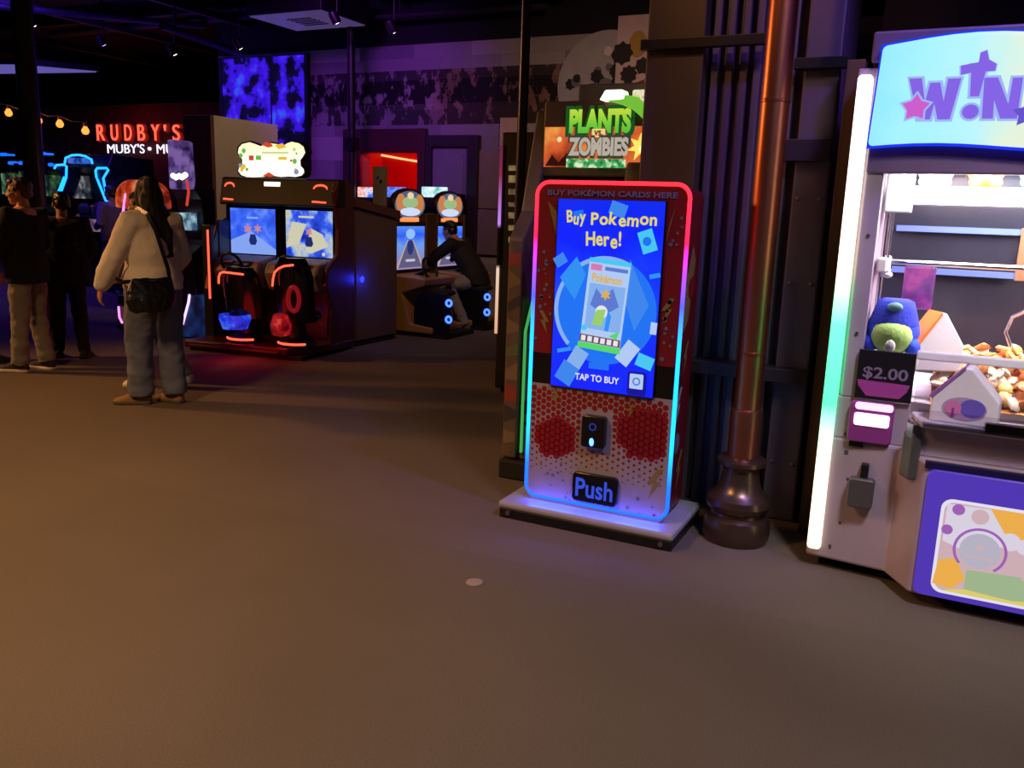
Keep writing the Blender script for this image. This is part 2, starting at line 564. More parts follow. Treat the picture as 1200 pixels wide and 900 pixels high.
def mural_mat():
    """newsprint blocks with a band of inked comic strips, dark paint above"""
    m, nt, b = _base('newsprint_mural')
    N = nt.nodes.new; L = nt.links.new
    tc = N('ShaderNodeTexCoord'); sp = N('ShaderNodeSeparateXYZ'); L(tc.outputs['Object'], sp.inputs[0])
    cv = N('ShaderNodeCombineXYZ'); L(sp.outputs[0], cv.inputs[0]); L(sp.outputs[2], cv.inputs[1])
    br = N('ShaderNodeTexBrick'); br.inputs['Scale'].default_value = 1.0
    br.inputs['Brick Width'].default_value = 0.95; br.inputs['Row Height'].default_value = 0.36; br.inputs['Mortar Size'].default_value = 0.004
    br.inputs['Color1'].default_value = lin('b9b1b6') + (1,); br.inputs['Color2'].default_value = lin('655e6c') + (1,); br.inputs['Mortar'].default_value = lin('8a828e') + (1,)
    L(cv.outputs[0], br.inputs['Vector'])
    # inked figures
    nz = N('ShaderNodeTexNoise'); nz.inputs['Scale'].default_value = 4.6; nz.inputs['Detail'].default_value = 5; nz.inputs['Roughness'].default_value = 0.65
    mp = N('ShaderNodeMapping'); mp.inputs['Scale'].default_value = (1.3, 1, 0.8)
    L(tc.outputs['Object'], mp.inputs[0]); L(mp.outputs[0], nz.inputs['Vector'])
    ink = N('ShaderNodeValToRGB'); ink.color_ramp.elements[0].position = 0.52; ink.color_ramp.elements[1].position = 0.57
    L(nz.outputs['Fac'], ink.inputs[0])
    band = N('ShaderNodeValToRGB'); band.color_ramp.interpolation = 'CONSTANT'
    els = band.color_ramp.elements
    for _ in range(4):
        els.new(0.5)
    zz = [(0.0, 0), (2.66 / 5, 0.85), (2.95 / 5, 1.0), (3.30 / 5, 0.85), (3.42 / 5, 0.0), (1.0, 0)]
    for e, (p, v) in zip(els, zz):
        e.position = p; e.color = (v, v, v, 1)
    mr = N('ShaderNodeMath'); mr.operation = 'DIVIDE'; mr.inputs[1].default_value = 5; L(sp.outputs[2], mr.inputs[0])
    L(mr.outputs[0], band.inputs[0])
    inv = N('ShaderNodeMath'); inv.operation = 'SUBTRACT'; inv.inputs[0].default_value = 1.0; L(ink.outputs[0], inv.inputs[1])
    f = N('ShaderNodeMath'); f.operation = 'MULTIPLY'; L(band.outputs[0], f.inputs[0]); L(inv.outputs[0], f.inputs[1])
    # colour of the strip: plum ink at left, reddish newsprint at right
    right = N('ShaderNodeMapRange'); right.inputs[1].default_value = -7.1; right.inputs[2].default_value = -6.6; L(sp.outputs[0], right.inputs[0])
    rb = N('ShaderNodeMath'); rb.operation = 'MULTIPLY'; L(right.outputs[0], rb.inputs[0]); L(band.outputs[0], rb.inputs[1])
    tint = N('ShaderNodeMix'); tint.data_type = 'RGBA'; L(rb.outputs[0], tint.inputs['Factor'])
    L(br.outputs[0], tint.inputs['A'])
    tn = N('ShaderNodeTexNoise'); tn.inputs['Scale'].default_value = 2.6; L(tc.outputs['Object'], tn.inputs['Vector'])
    tcx = N('ShaderNodeMix'); tcx.data_type = 'RGBA'; tcx.inputs['A'].default_value = lin('6a3832') + (1,); tcx.inputs['B'].default_value = lin('8a7264') + (1,)
    L(tn.outputs['Fac'], tcx.inputs['Factor']); L(tcx.outputs['Result'], tint.inputs['B'])
    mix = N('ShaderNodeMix'); mix.data_type = 'RGBA'; L(f.outputs[0], mix.inputs['Factor']); L(tint.outputs['Result'], mix.inputs['A']); mix.inputs['B'].default_value = lin('0c0810') + (1,)
    top = N('ShaderNodeMath'); top.operation = 'GREATER_THAN'; top.inputs[1].default_value = 3.79; L(sp.outputs[2], top.inputs[0])
    m2 = N('ShaderNodeMix'); m2.data_type = 'RGBA'; L(top.outputs[0], m2.inputs['Factor']); L(mix.outputs['Result'], m2.inputs['A']); m2.inputs['B'].default_value = lin('0c0c16') + (1,)
    L(m2.outputs['Result'], b.inputs['Base Color'])
    b.inputs['Roughness'].default_value = 0.85
    return m


M = {}
X0_ = V((1, 0, 0)); Y0_ = V((0, 1, 0))
M['black'] = mat('black_paint', '0e0d10', 0.45)
M['black_gloss'] = mat('black_gloss', '0a0a0d', 0.18)
M['black_rubber'] = mat('black_rubber', '111112', 0.8)
M['dark'] = mat('dark_ceiling_paint', '15121a', 0.9)
M['dark_wall'] = mat('dark_wall_paint', '121018', 0.9)
M['steel'] = mat('grey_steel', '8a8890', 0.35, 0.9)
M['white_plastic'] = mat('white_plastic', 'e6e2e6', 0.35)
M['chrome'] = mat('chrome', 'd8d8dc', 0.15, 1.0, var=0.05)

# ------------------------------------------------------------------ the setting
mb = MB(); mb.box(-32, 5, -4, 20, -0.2, 0)
struct('floor', mb, carpet_mat())
CEIL = 4.6
mb = MB(); mb.box(-32, 5, -4, 20, CEIL, CEIL + 0.2)
struct('ceiling', mb, M['dark'])
mural = mural_mat()
mb = MB()
mb.box(-10.9, -8.03, 11, 11.2, 0, CEIL); mb.box(-8.03, -6.99, 11, 11.2, 2.29, CEIL); mb.box(-6.99, 5, 11, 11.2, 0, CEIL)
struct('wall_back', mb, mural)
mb = MB(); mb.box(-32, -10.9, 19.8, 20, 0, CEIL)
struct('wall_far', mb, M['dark_wall'])
mb = MB(); mb.box(-10.95, -10.9, 11.2, 19.8, 0, CEIL)
struct('wall_side', mb, M['dark_wall'])
mb = MB(); mb.box(-32.2, -32, -4, 20, 0, CEIL)
struct('wall_left', mb, M['dark_wall'])
mb = MB(); mb.box(5, 5.2, -4, 11.2, 0, CEIL)
struct('wall_right', mb, M['dark_wall'])
mb = MB(); mb.box(-0.42, 5, 5.3, 5.45, 0, CEIL)
struct('wall_behind', mb, mat('plum_wall_paint', '4a4058', 0.8, var=0.25, scale=2))

# red room behind the doorway
red_paint = mat('red_wall_paint', 'c02030', 0.6)
mb = MB()
mb.box(-9.2, -5.6, 13.2, 13.3, 0, 3.0); mb.box(-9.3, -9.2, 11.2, 13.3, 0, 3.0); mb.box(-5.6, -5.5, 11.2, 13.3, 0, 3.0)
mb.box(-9.3, -5.5, 11.2, 13.3, 2.9, 3.0)
mb.box(-7.62, -7.54, 13.12, 13.2, 0, 2.9); mb.box(-6.7, -6.62, 13.12, 13.2, 0, 2.9)
struct('wall_red_room', mb, red_paint)
lamp('POINT', 'red_room_lamp', (-7.4, 12.2, 2.6), None, 75, 'ff1c28', 0.2)
strip = emit('amber_strip', 'ffb070', 1.6)
mb = MB(); mb.tube([at_y(437, 180, 13.18), at_y(470, 186, 13.18), at_y(494, 190, 13.18)], 0.02, 6)
solo('light_strip', mb, strip, 'thin orange light strip running across the red room ceiling', 'light strip', at_y(465, 185, 13.05))
mb = MB(); mb.tube([at_y(431, 190, 13.19), at_y(432, 212, 13.19)], 0.02, 6)
solo('light_strip', mb, strip, 'short upright orange light strip at left in the red room', 'light strip', at_y(431, 200, 13.05))

frame_m = mat('maroon_frame_paint', '4a1c22', 0.5)
mb = MB()
mb.box(-8.35, -8.03, 10.93, 11.0, 0, 2.62); mb.box(-8.03, -6.99, 10.93, 11.0, 2.29, 2.62); mb.box(-6.99, -6.86, 10.9, 11.0, 0, 2.62)
struct('trim_1', mb, frame_m, bev=0.01)
mb = MB(); mb.box(-6.84, -6.74, 10.88, 11.0, 0, 2.52); mb.box(-6.14, -5.98, 10.88, 11.0, 0, 2.52); mb.box(-6.74, -6.14, 10.88, 11.0, 2.36, 2.52)
d1 = struct('door_1', mb, mat('brown_door_frame', '2c2228', 0.5), bev=0.008)
mb = MB(); mb.box(-6.74, -6.14, 10.94, 11.0, 0.02, 2.36); mb.box(-6.66, -6.22, 10.925, 10.94, 1.3, 2.25); mb.box(-6.66, -6.22, 10.925, 10.94, 0.2, 1.15)
link('door_leaf', mb.mesh('door_leaf', mat('lavender_door_paint', '7c6f86', 0.6)), d1)
mb = MB(); mb.ell((-6.2, 10.9, 1.02), (0.03, 0.03, 0.03)); mb.tube([(-6.2, 10.94, 1.02), (-6.2, 10.9, 1.02)], 0.012)
link('door_knob', mb.mesh('door_knob', M['chrome'], 60), d1)

# partition: maroon end, beige long face
mb = MB(); mb.box(-8.49, -8.03, 8.0, 9.12, 0, 2.5)
part_m = mat('beige_wall_paint', 'b3a392', 0.75, var=0.1)
struct('wall_partition', mb, part_m)
mb = MB()
for k in range(5):
    mb.box(-8.49 + 0.092 * k + 0.004, -8.49 + 0.092 * (k + 1) - 0.004, 7.95, 8.0, 0, 2.5)
struct('trim_2', mb, mat('maroon_boards', '5a2f2a', 0.6, var=0.3, scale=3), bev=0.006)

# plain warm panels and a lit corner, its light put into a cream colour, at the right end of the back wall
pm = [mat('tan_wall_panel', '8d7a6c', 0.7), mat('mauve_wall_panel', '8a7684', 0.7), mat('lit_corner_cream', 'd2b49a', 0.7)]
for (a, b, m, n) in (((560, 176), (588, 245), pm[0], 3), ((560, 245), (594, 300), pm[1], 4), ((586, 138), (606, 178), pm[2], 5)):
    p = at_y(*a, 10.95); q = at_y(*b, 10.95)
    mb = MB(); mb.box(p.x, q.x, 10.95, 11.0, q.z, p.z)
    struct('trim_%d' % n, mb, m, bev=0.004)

# ceiling beams, pipes
plum = mat('plum_beam_paint', '241c2a', 0.8)
k = 0
for y in (6.2, 7.6, 9.0, 10.4):
    k += 1
    mb = MB(); mb.box(-30, 4, y - 0.05, y + 0.05, CEIL - 0.28, CEIL - 0.26); mb.box(-30, 4, y - 0.01, y + 0.01, CEIL - 0.26, CEIL - 0.02); mb.box(-30, 4, y - 0.05, y + 0.05, CEIL - 0.02, CEIL)
    struct('trim_%d' % (10 + k), mb, plum)
for x in (-20, -17.5, -15, -12.6, -10.2, -7.4, -4.8):
    k += 1
    mb = MB(); mb.box(x - 0.04, x + 0.04, 4, 19.5 if x < -11 else 10.98, CEIL - 0.42, CEIL - 0.32)
    struct('trim_%d' % (10 + k), mb, plum)

# ------------------------------------------------------------------ card vending kiosk
KX0, KX1, KY = -1.72, -0.995, 3.72
K = thing('card_vending_kiosk', 'red vending kiosk with a tall blue touchscreen and glowing edge on a white plinth', 'vending kiosk', ((KX0 + KX1) / 2, KY + 0.15, 0))
red_k = mat('red_cabinet_vinyl', '6a0f15', 0.35, var=0.2, scale=3)
mb = MB(); mb.prism(rrect(KX0 + 0.01, KX1 - 0.01, 0.085, 1.625, 0.05), (0, KY + 0.012, 0), (1, 0, 0), (0, 0, 1), (0, 1, 0), 0.30)
kb = part('body', mb, red_k, K, bev=0.006, smooth=35)
# side graphics: yellow and white bolts, grey dots on the right flank
yel = mat('yellow_print', '857038', 0.4); gry = mat('grey_print', '66646c', 0.4); wht = mat('white_print', 'a89c94', 0.4); redp = mat('red_print', '860f14', 0.4)
pn = Pan((KX1 - 0.009, KY + 0.15, 0), (0, 1, 0), (0, 0, 1), (1, 0, 0))
pn.P([(-0.10, 0.95), (0.02, 1.02), (0.08, 1.30), (0.02, 1.38), (-0.04, 1.25), (-0.09, 1.36)], yel)
pn.bolt(0.02, 0.85, 0.16, yel); pn.bolt(-0.05, 0.62, 0.2, wht); pn.disc(0.04, 1.18, 0.05, redp); pn.disc(-0.03, 0.45, 0.05, gry); pn.bolt(0.03, 0.3, 0.2, yel)
part('side_graphic', pn, None, kb)
# front plate
redf = mat('red_front_vinyl', '7c1219', 0.4, var=0.15); blk = M['black_gloss']; cream = mat('cream_front_vinyl', '968b86', 0.4, var=0.08)
pn = Pan((0, KY + 0.011, 0), (1, 0, 0), (0, 0, 1), (0, -1, 0))
pn.P(rrect(KX0 + 0.008, KX1 - 0.008, 0.08, 1.63, 0.05), redf)
pn.P([(KX0 + 0.01, 0.68), (KX1 - 0.01, 0.68), (KX1 - 0.01, 0.83), (KX0 + 0.01, 0.83)], blk)
q = rrect(KX0 + 0.008, KX1 - 0.008, 0.08, 0.9, 0.05)
pn.P([(x, min(z, 0.68)) for x, z in q], cream)
pn.k += 1
rnd = random.Random(3)
for i in range(26):      # halftone dots, fewer and smaller towards the bottom
    for j in range(17):
        x = KX0 + 0.025 + 0.0265 * i; z = 0.655 - 0.031 * j + (0.0155 if i % 2 else 0)
        if z > 0.665 or x > KX1 - 0.02:
            continue
        if (-1.44 < x < -1.29 and 0.38 < z < 0.59) or (-1.48 < x < -1.23 and 0.11 < z < 0.29):
            continue
        r = 0.0135 * max(0, min(1, (z - 0.16) / 0.42)) + 0.0005
        dl = sqrt((x + 1.57) ** 2 + (z - 0.42) ** 2); dr = sqrt((x + 1.13) ** 2 + (z - 0.5) ** 2)
        if dl < 0.105 or dr < 0.125:
            r = 0.0185
        if r > 0.003:
            pn.disc(x, z, r, redp, seg=10, lift=False)
pn.k += 1
pn.bolt(-1.065, 0.27, 0.15, yel, lift=False); pn.bolt(-1.58, 0.62, 0.1, yel, -1, lift=False); pn.bolt(-1.2, 0.6, 0.07, yel, lift=False)
for _ in range(34):
    x = rnd.uniform(KX0 + 0.05, KX1 - 0.05); z = rnd.uniform(0.1, 0.3)
    if -1.48 < x < -1.23 or (-1.12 < x < -1.02 and z > 0.17):
        continue
    pn.star(x, z, rnd.uniform(0.006, 0.014), rnd.choice([yel, redp, gry]), lift=False)
for x0, x1 in ((KX0 + 0.02, -1.625), (-1.075, KX1 - 0.02)):
    for _ in range(16):
        pn.disc(rnd.uniform(x0, x1), rnd.uniform(0.86, 1.5), rnd.uniform(0.005, 0.011), gry, seg=8, lift=False)
pn.P([(-1.665, 1.55), (-1.61, 1.38), (-1.615, 1.5)], yel, False); pn.P([(-1.05, 1.55), (-1.09, 1.36), (-1.075, 1.46)], yel, False)
pn.bolt(-1.655, 0.98, 0.11, yel, -1, False); pn.bolt(-1.06, 1.08, 0.12, yel, 1, False)
fp = part('front_panel', pn, None, K)
pn = Pan((0, KY + 0.004, 0), (1, 0, 0), (0, 0, 1), (0, -1, 0))
pn.txt('BUY POKÉMON CARDS HERE', -1.665, -1.045, 1.575, 1.607, mat('blue_grey_print', '6c6e92', 0.4), 0.03)
part('lettering', pn, None, fp)
# screen
scr_b = emit_ramp('screen_blue', 'Z', 0.68, 1.56, [(0, '0a20ff'), (0.3, '0a30f8'), (0.55, '1040ff'), (0.8, '0020ff'), (1, '0428f0')], 1.0, 0.5, 5)
mb = MB(); mb.box(-1.61, -1.09, KY - 0.004, KY + 0.02, 0.675, 1.563)
sc = part('screen_bezel', mb, blk, K, bev=0.002)
e_ = {n: emit('screen_' + n, c, 0.9) for n, c in dict(orb='1f78ff', orb2='3f8cf8', pale='8ab8f8', cy='4ad0ff', light='b8d4ff', white='eef0ff', yel='f0e060', gold='e8b848', green='5ce070', pink='e080b8', navy='1010a0', lime='a0d870', dusk='6080d8', brown='7a4a50', sky='3098ff').items()}
pn = Pan((0, KY - 0.005, 0), (1, 0, 0), (0, 0, 1), (0, -1, 0), 0.0006)
pn.rect(-1.605, -1.095, 0.68, 1.56, scr_b)
pn.disc(-1.352, 1.06, 0.25, e_['orb'], seg=48)
pn.ring(-1.352, 1.06, 0.23, 0.25, e_['pale'], pi * 0.35, pi * 1.25)
pn.P([(-1.58, 1.2), (-1.5, 1.3), (-1.45, 1.22), (-1.5, 1.1)], e_['sky']); pn.P([(-1.24, 1.3), (-1.14, 1.1), (-1.2, 0.98), (-1.25, 1.1)], e_['orb2'])
for (cx, cz, w, h, r, c) in ((-1.165, 1.385, .07, .10, .35, 'cy'), (-1.31, 1.52, .08, .06, -.3, 'orb2'), (-1.5, 1.49, .05, .04, .2, 'orb'), (-1.58, 1.28, .06, .05, .6, 'orb2'), (-1.12, 1.235, .05, .02, .25, 'sky'), (-1.11, 1.0, .03, .055, -.05, 'light'), (-1.54, 0.86, .07, .018, .25, 'sky'), (-1.485, 0.80, .075, .16, -.5, 'pale'), (-1.52, 0.75, .09, .1, -.5, 'orb2'), (-1.225, 0.875, .07, .11, -.6, 'light'), (-1.14, 0.845, .08, .06, -.3, 'cy'), (-1.36, 0.80, .1, .03, 0, 'orb')):
    pn.rect(cx - w / 2, cx + w / 2, cz - h / 2, cz + h / 2, e_[c], r)
pn.disc(-1.165, 1.385, 0.02, e_['orb'])
part('screen', pn, None, sc, label='glowing blue touchscreen with floating card packs')
for nm_, a_, w_ in (('heading', ('Buy', -1.555, -1.46, 1.45, 1.505), 2), ('heading', ('Pokemon', -1.435, -1.125, 1.45, 1.505), 3), ('heading', ('Here!', -1.455, -1.285, 1.352, 1.415), 5)):
    pn = Pan((0, KY - 0.0175, 0), (1, 0, 0), (0, 0, 1), (0, -1, 0), 0.0006)
    pn.txt(*a_, e_['yel'], 0.025, wob=0.10, seed=w_)
    part(nm_, pn, None, sc, label='yellow glowing words')
pn = Pan((0, KY - 0.0175, 0), (1, 0, 0), (0, 0, 1), (0, -1, 0), 0.0006)
pn.txt('TAP TO BUY', -1.475, -1.255, 0.725, 0.757, e_['white'], 0.02)
part('caption', pn, None, sc, label='white glowing words')
pn = Pan((0, KY - 0.0165, 0), (1, 0, 0), (0, 0, 1), (0, -1, 0), 0.0006)
# phone pictogram
pn.P(rrect(-1.215, -1.125, 0.685, 0.795, 0.012), e_['navy']); pn.P(rrect(-1.205, -1.14, 0.715, 0.785, 0.006), e_['light']); pn.ring(-1.172, 0.75, 0.012, 0.019, e_['dusk'])
part('phone_picture', pn, None, sc, label='glowing phone pictogram')
# the pack pictured on the screen: plain printed foil pouch
pn = Pan((-1.345, KY - 0.020, 1.09), (cos(-.08), 0, sin(-.08)), (sin(.08), 0, cos(-.08)), (0, -1, 0), 0.0006)
pn.rect(-0.1, 0.1, -0.205, 0.2, e_['light']); pn.rect(-0.1, 0.1, 0.185, 0.205, e_['cy']); pn.rect(-0.09, -0.035, 0.15, 0.178, e_['pink']); pn.rect(-0.02, 0.09, 0.155, 0.172, e_['dusk'])
pn.rect(-0.085, 0.09, -0.12, 0.09, e_['pale'])
pn.P([(-0.07, -0.01), (-0.05, 0.07), (-0.01, 0.03), (0.03, 0.08), (0.07, 0.0), (0.03, -0.03), (-0.03, -0.03)], e_['dusk'])
pn.star(0.0, 0.045, 0.028, e_['gold'], 6); pn.disc(-0.01, -0.035, 0.03, e_['white']); pn.P([(-0.05, -0.1), (-0.035, -0.03), (0.01, -0.02), (0.0, -0.1)], e_['lime']); pn.P([(0.015, -0.12), (0.02, -0.02), (0.04, -0.05), (0.035, -0.12)], e_['sky'])
pn.disc(-0.085, -0.12, 0.014, e_['cy']); pn.P([(0.04, -0.14), (0.09, -0.11), (0.08, -0.15)], e_['green'])
pn.rect(-0.1, 0.1, -0.185, -0.15, e_['brown'])
for i in range(6):
    pn.rect(-0.092 + 0.032 * i, -0.092 + 0.032 * i + 0.022, -0.18, -0.155, e_['white'], 0.0, lift=(i == 0))
pn.rect(-0.105, 0.105, -0.215, -0.187, e_['green'])
pn.txt('Pokémon', -0.075, 0.07, 0.098, 0.138, e_['gold'], 0.03)
part('pack_picture', pn, None, sc, label='pale foil card pack pictured on the screen')
# reader, flap
mb = MB(); mb.prism(rrect(-1.425, -1.31, 0.405, 0.56, 0.015), (0, KY - 0.03, 0), (1, 0, 0), (0, 0, 1), (0, 1, 0), 0.045)
rd = part('card_reader', mb, blk, K, bev=0.004, smooth=40)
mb = MB(); mb.ell((-1.37, KY - 0.03, 0.435), (0.012, 0.004, 0.02))
part('reader_light', mb, emit('reader_blue', '4a78ff', 5), rd, label='glowing blue reader light')
pn = Pan((0, KY - 0.0315, 0), (1, 0, 0), (0, 0, 1), (0, -1, 0)); pn.ring(-1.367, 0.51, 0.012, 0.019, emit('reader_ring', '3040c0', 0.5))
part('reader_mark', pn, None, rd)
mb = MB(); mb.prism(rrect(-1.465, -1.235, 0.125, 0.27, 0.022), (0, KY - 0.012, 0), (1, 0, 0), (0, 0, 1), (0, 1, 0), 0.03)
fl_ = part('push_flap', mb, blk, K, bev=0.004, smooth=40)
pn = Pan((0, KY - 0.0135, 0), (1, 0, 0), (0, 0, 1), (0, -1, 0)); pn.txt('Push', -1.445, -1.255, 0.15, 0.245, emit('push_blue', '3a58f0', 0.75), 0.02)
part('flap_lettering', pn, None, fl_)
# glowing edge
led_k = emit_ramp('edge_light', 'Z', 0.08, 1.63, [(0, '0c40ff'), (0.12, '0c48ff'), (0.3, '0ca0ff'), (0.55, '1080ff'), (0.66, '3038ff'), (0.76, '7828d8'), (0.84, 'c81438'), (1.0, 'd81c28')], 4.2)
q = rrect(KX0 - 0.002, KX1 + 0.002, 0.104, 1.635, 0.06, 5)
mb = MB(); mb.tube([(x, KY + 0.012, z) for x, z in q], 0.0095, 8, closed=True)
part('edge_light', mb, led_k, K, smooth=60, label='glowing tube, red above and blue below')
lamp('AREA', 'edge_light_glow', ((KX0 + KX1) / 2, KY - 0.004, 0.125), ((KX0 + KX1) / 2, KY - 0.06, 0.085), 2.0, '2048ff', 0.68, size_y=0.02)
lamp('AREA', 'edge_light_glow', ((KX0 + KX1) / 2, KY - 0.035, 0.10), ((KX0 + KX1) / 2, KY + 0.02, 0.30), 1.0, '3a48ff', 0.68, size_y=0.02)
# plinth
mb = MB(); mb.prism([(-1.815, 3.61), (-0.925, 3.61), (-0.925, 4.13), (-1.815, 4.13)], (0, 0, 0.05), (1, 0, 0), (0, 1, 0), (0, 0, 1), 0.035)
pl = part('plinth', mb, mat('white_plinth', '9a98a2', 0.3), K, bev=0.012, label='white plinth plate')
mb = MB(); mb.box(-1.81, -0.93, 3.615, 4.12, 0.0, 0.052)
part('plinth_skirt', mb, M['black'], pl, bev=0.006)
for x in (-1.76, -0.98):
    mb = MB(); mb.tube([(x, 3.616, 0.03), (x, 3.606, 0.03)], 0.012, 12)
    part('bolt', mb, M['steel'], pl)

# ------------------------------------------------------------------ claw machine
C = thing('prize_claw_machine', 'large pale claw machine full of prizes with a glowing light bar and lit sign', 'claw machine', (0.32, 4.1, 0))
shell = mat('mauve_white_plastic', 'a594a2', 0.4, var=0.22, scale=4)
CX1 = 1.02
foot = [(-0.372, 3.79), (-0.05, 3.76), (0.05, 3.59), (CX1, 3.59), (CX1, 4.72), (-0.372, 4.72)]
mb = MB(); mb.prism(foot, (0, 0, 0.05), (1, 0, 0), (0, 1, 0), (0, 0, 1), 0.55)
cb = part('lower_cabinet', mb, shell, C, bev=0.012)
mb = MB(); mb.prism([(-0.372, 3.79), (-0.03, 3.775), (-0.03, 4.72), (-0.372, 4.72)], (0, 0, 0.6), (1, 0, 0), (0, 1, 0), (0, 0, 1), 0.18)
mb.prism([(0.0, 3.66), (CX1, 3.66), (CX1, 3.8), (-0.03, 3.8), (-0.03, 3.775)], (0, 0, 0.6), (1, 0, 0), (0, 1, 0), (0, 0, 1), 0.125)
part('reader_panel', mb, shell, cb, bev=0.006)
for x, y in ((-0.28, 3.95), (0.2, 3.75), (0.92, 3.75), (-0.28, 4.6), (0.92, 4.6)):
    mb = MB(); mb.lathe([(0.0, 0), (0.035, 0), (0.035, 0.02), (0.014, 0.025), (0.014, 0.05)], (x, y, 0.0), 16)
    part('foot', mb, M['black_rubber'], C, smooth=40)
mb = MB(); mb.prism([(-0.30, 3.785), (-0.235, 3.785), (-0.235, 4.72), (-0.372, 4.72), (-0.372, 3.81), (-0.30, 3.81)], (0, 0, 0.78), (1, 0, 0), (0, 1, 0), (0, 0, 1), 1.32)
part('pillar', mb, shell, C, bev=0.006)
mb = MB(); mb.box(CX1 - 0.06, CX1, 3.785, 4.72, 0.78, 2.12)
part('pillar', mb, shell, C, bev=0.006)
mb = MB(); mb.box(-0.30, CX1, 3.775, 3.84, 1.695, 1.80); mb.box(-0.30, CX1, 3.84, 4.72, 1.78, 2.12)
part('header', mb, mat('plum_plastic', '7d6488', 0.4), C, bev=0.006)
mb = MB(); mb.box(-0.33, CX1, 3.80, 4.72, 2.12, 2.235)
part('top_cap', mb, mat('grey_plum_plastic', '6e5c74', 0.5), C, bev=0.01)
# screw heads
for z in (0.62, 1.05, 1.45):
    mb = MB(); mb.tube([(-0.265, 3.787, z), (-0.265, 3.779, z)], 0.007, 10)
    part('screw_head', mb, M['steel'], C)
led_c = emit_ramp('light_bar', 'Z', 0.08, 2.08, [(0, 'fff0b8'), (0.2, 'fff4c8'), (0.27, 'a8ffc0'), (0.33, '48ff90'), (0.5, '58ffa0'), (0.57, 'a8ffb0'), (0.62, 'fff8c8'), (0.8, 'fff4e0'), (1.0, 'ffe8ff')], 2.6)
mb = MB(); mb.prism(rrect(-0.368, -0.312, 0.09, 2.07, 0.016), (0, 3.765, 0), (1, 0, 0), (0, 0, 1), (0, 1, 0), 0.05)
part('light_bar', mb, led_c, C, bev=0.008, label='glowing white and green light bar')
# lit sign with wavy outline
sg = []
for k in range(17):
    t = k / 16; sg.append((-0.30 + (CX1 + 0.28) * t, 1.795 + 0.012 * sin(t * 9)))
for k in range(17):
    t = 1 - k / 16; sg.append((-0.285 + (CX1 + 0.27) * t, 2.175 + 0.025 * sin(t * 7.5 - 0.4)))
sign_b = mat('sign_edge_blue', '2a3cff', 0.3)
sm = emit_ramp('lit_sign', 'X', -0.62, 0.40, [(0, '8ce8ff'), (0.12, 'a8f4ff'), (0.36, 'b8f6ff'), (0.48, 'e0f4e0'), (0.6, 'f4f0c8'), (1, 'fff4c0')], 1.0, 0.25, 6)
mb = MB(); mb.prism(sg, (0, 3.715, 0), (1, 0, 0), (0, 0, 1), (0, 1, 0), 0.06)
sgn = part('lit_sign', mb, sm, C, bev=0.015, label='glowing pale blue and yellow sign')
mb = MB(); mb.prism([(x * 1.0 - (0.006 if x < 0.3 else -0.006), z + (0.008 if z > 2 else -0.008)) for x, z in sg], (0, 3.735, 0), (1, 0, 0), (0, 0, 1), (0, 1, 0), 0.045)
part('sign_rim', mb, emit('rim_blue', '2038ff', 0.9), sgn)
pur = emit('sign_purple', '8a68f0', 0.9); pur2 = emit('sign_violet', '6a58d8', 0.85); pink = emit('sign_pink', 'd060d0', 0.95)
halo = emit('sign_halo', '9db8f4', 1.0)
def hand_letters(d, m, y, dep):
    """W ! N in chunky slanted strokes"""
    def stroke(b, x0, z0, x1, z1, w0, w1):
        b.prism([(x0 - w0 - d, z0 + (d if z0 > z1 else -d)), (x0 + w0 + d, z0 + (d if z0 > z1 else -d)), (x1 + w1 + d, z1 + (-d if z0 > z1 else d)), (x1 - w1 - d, z1 + (-d if z0 > z1 else d))], (0, y, 0), (1, 0, 0), (0, 0, 1), (0, 1, 0), dep, m)
    b = MB()
    def at(px, py):
        p = at_y(px, py, 3.71); return p.x, p.z
    def s(a, c, w0, w1):
        stroke(b, *at(*a), *at(*c), w0, w1)
    s((1073, 92), (1081, 140), .022, .016); s((1096, 97), (1084, 140), .017, .017); s((1096, 97), (1104, 140), .017, .016); s((1119, 92), (1107, 140), .022, .017)
    s((1148, 76), (1142, 113), .026, .015)
    for dy in (0,):
        q_ = [at(*c) for c in ((1126, 77), (1147, 73), (1149, 62), (1157, 59), (1159, 70), (1168, 75), (1166, 83), (1153, 84), (1148, 90), (1139, 85), (1126, 88))]
        mx_ = sum(p[0] for p in q_) / 11; mz_ = sum(p[1] for p in q_) / 11; e__ = 1 + d * 9
        b.prism([(mx_ + (p[0] - mx_) * e__, mz_ + (p[1] - mz_) * e__) for p in q_], (0, y - 0.0008, 0), (1, 0, 0), (0, 0, 1), (0, 1, 0), dep, m)
        cx, cz = at(1137, 131); b.prism([(cx + (0.028 + d) * cos(2 * pi * k / 14), cz + (0.026 + d) * sin(2 * pi * k / 14)) for k in range(14)], (0, y, 0), (1, 0, 0), (0, 0, 1), (0, 1, 0), dep, m)
    s((1160, 91), (1157, 139), .018, .018); s((1163, 91), (1180, 139), .018, .022); s((1193, 91), (1185, 139), .016, .018)
    return b
part('lettering_outline', hand_letters(0.008, halo, 3.711, 0.004), None, sgn)
part('lettering', hand_letters(0.0, pur, 3.707, 0.004), None, sgn, label='purple hand-drawn letters')
pn = Pan((0, 3.705, 0), (1, 0, 0), (0, 0, 1), (0, -1, 0)); p = at_y(1073, 126, 3.7)
pn.star(p.x, p.z, 0.062, halo, 5, 0.6); pn.star(p.x, p.z, 0.05, pink, 5, 0.6)
part('sign_star', pn, None, sgn, label='pink star')
pn = Pan((0, 3.705, 0), (1, 0, 0), (0, 0, 1), (0, -1, 0)); p = at_y(1204, 133, 3.7); pn.star(p.x, p.z, 0.05, pur2, 5, 0.55)
part('sign_star', pn, None, sgn)
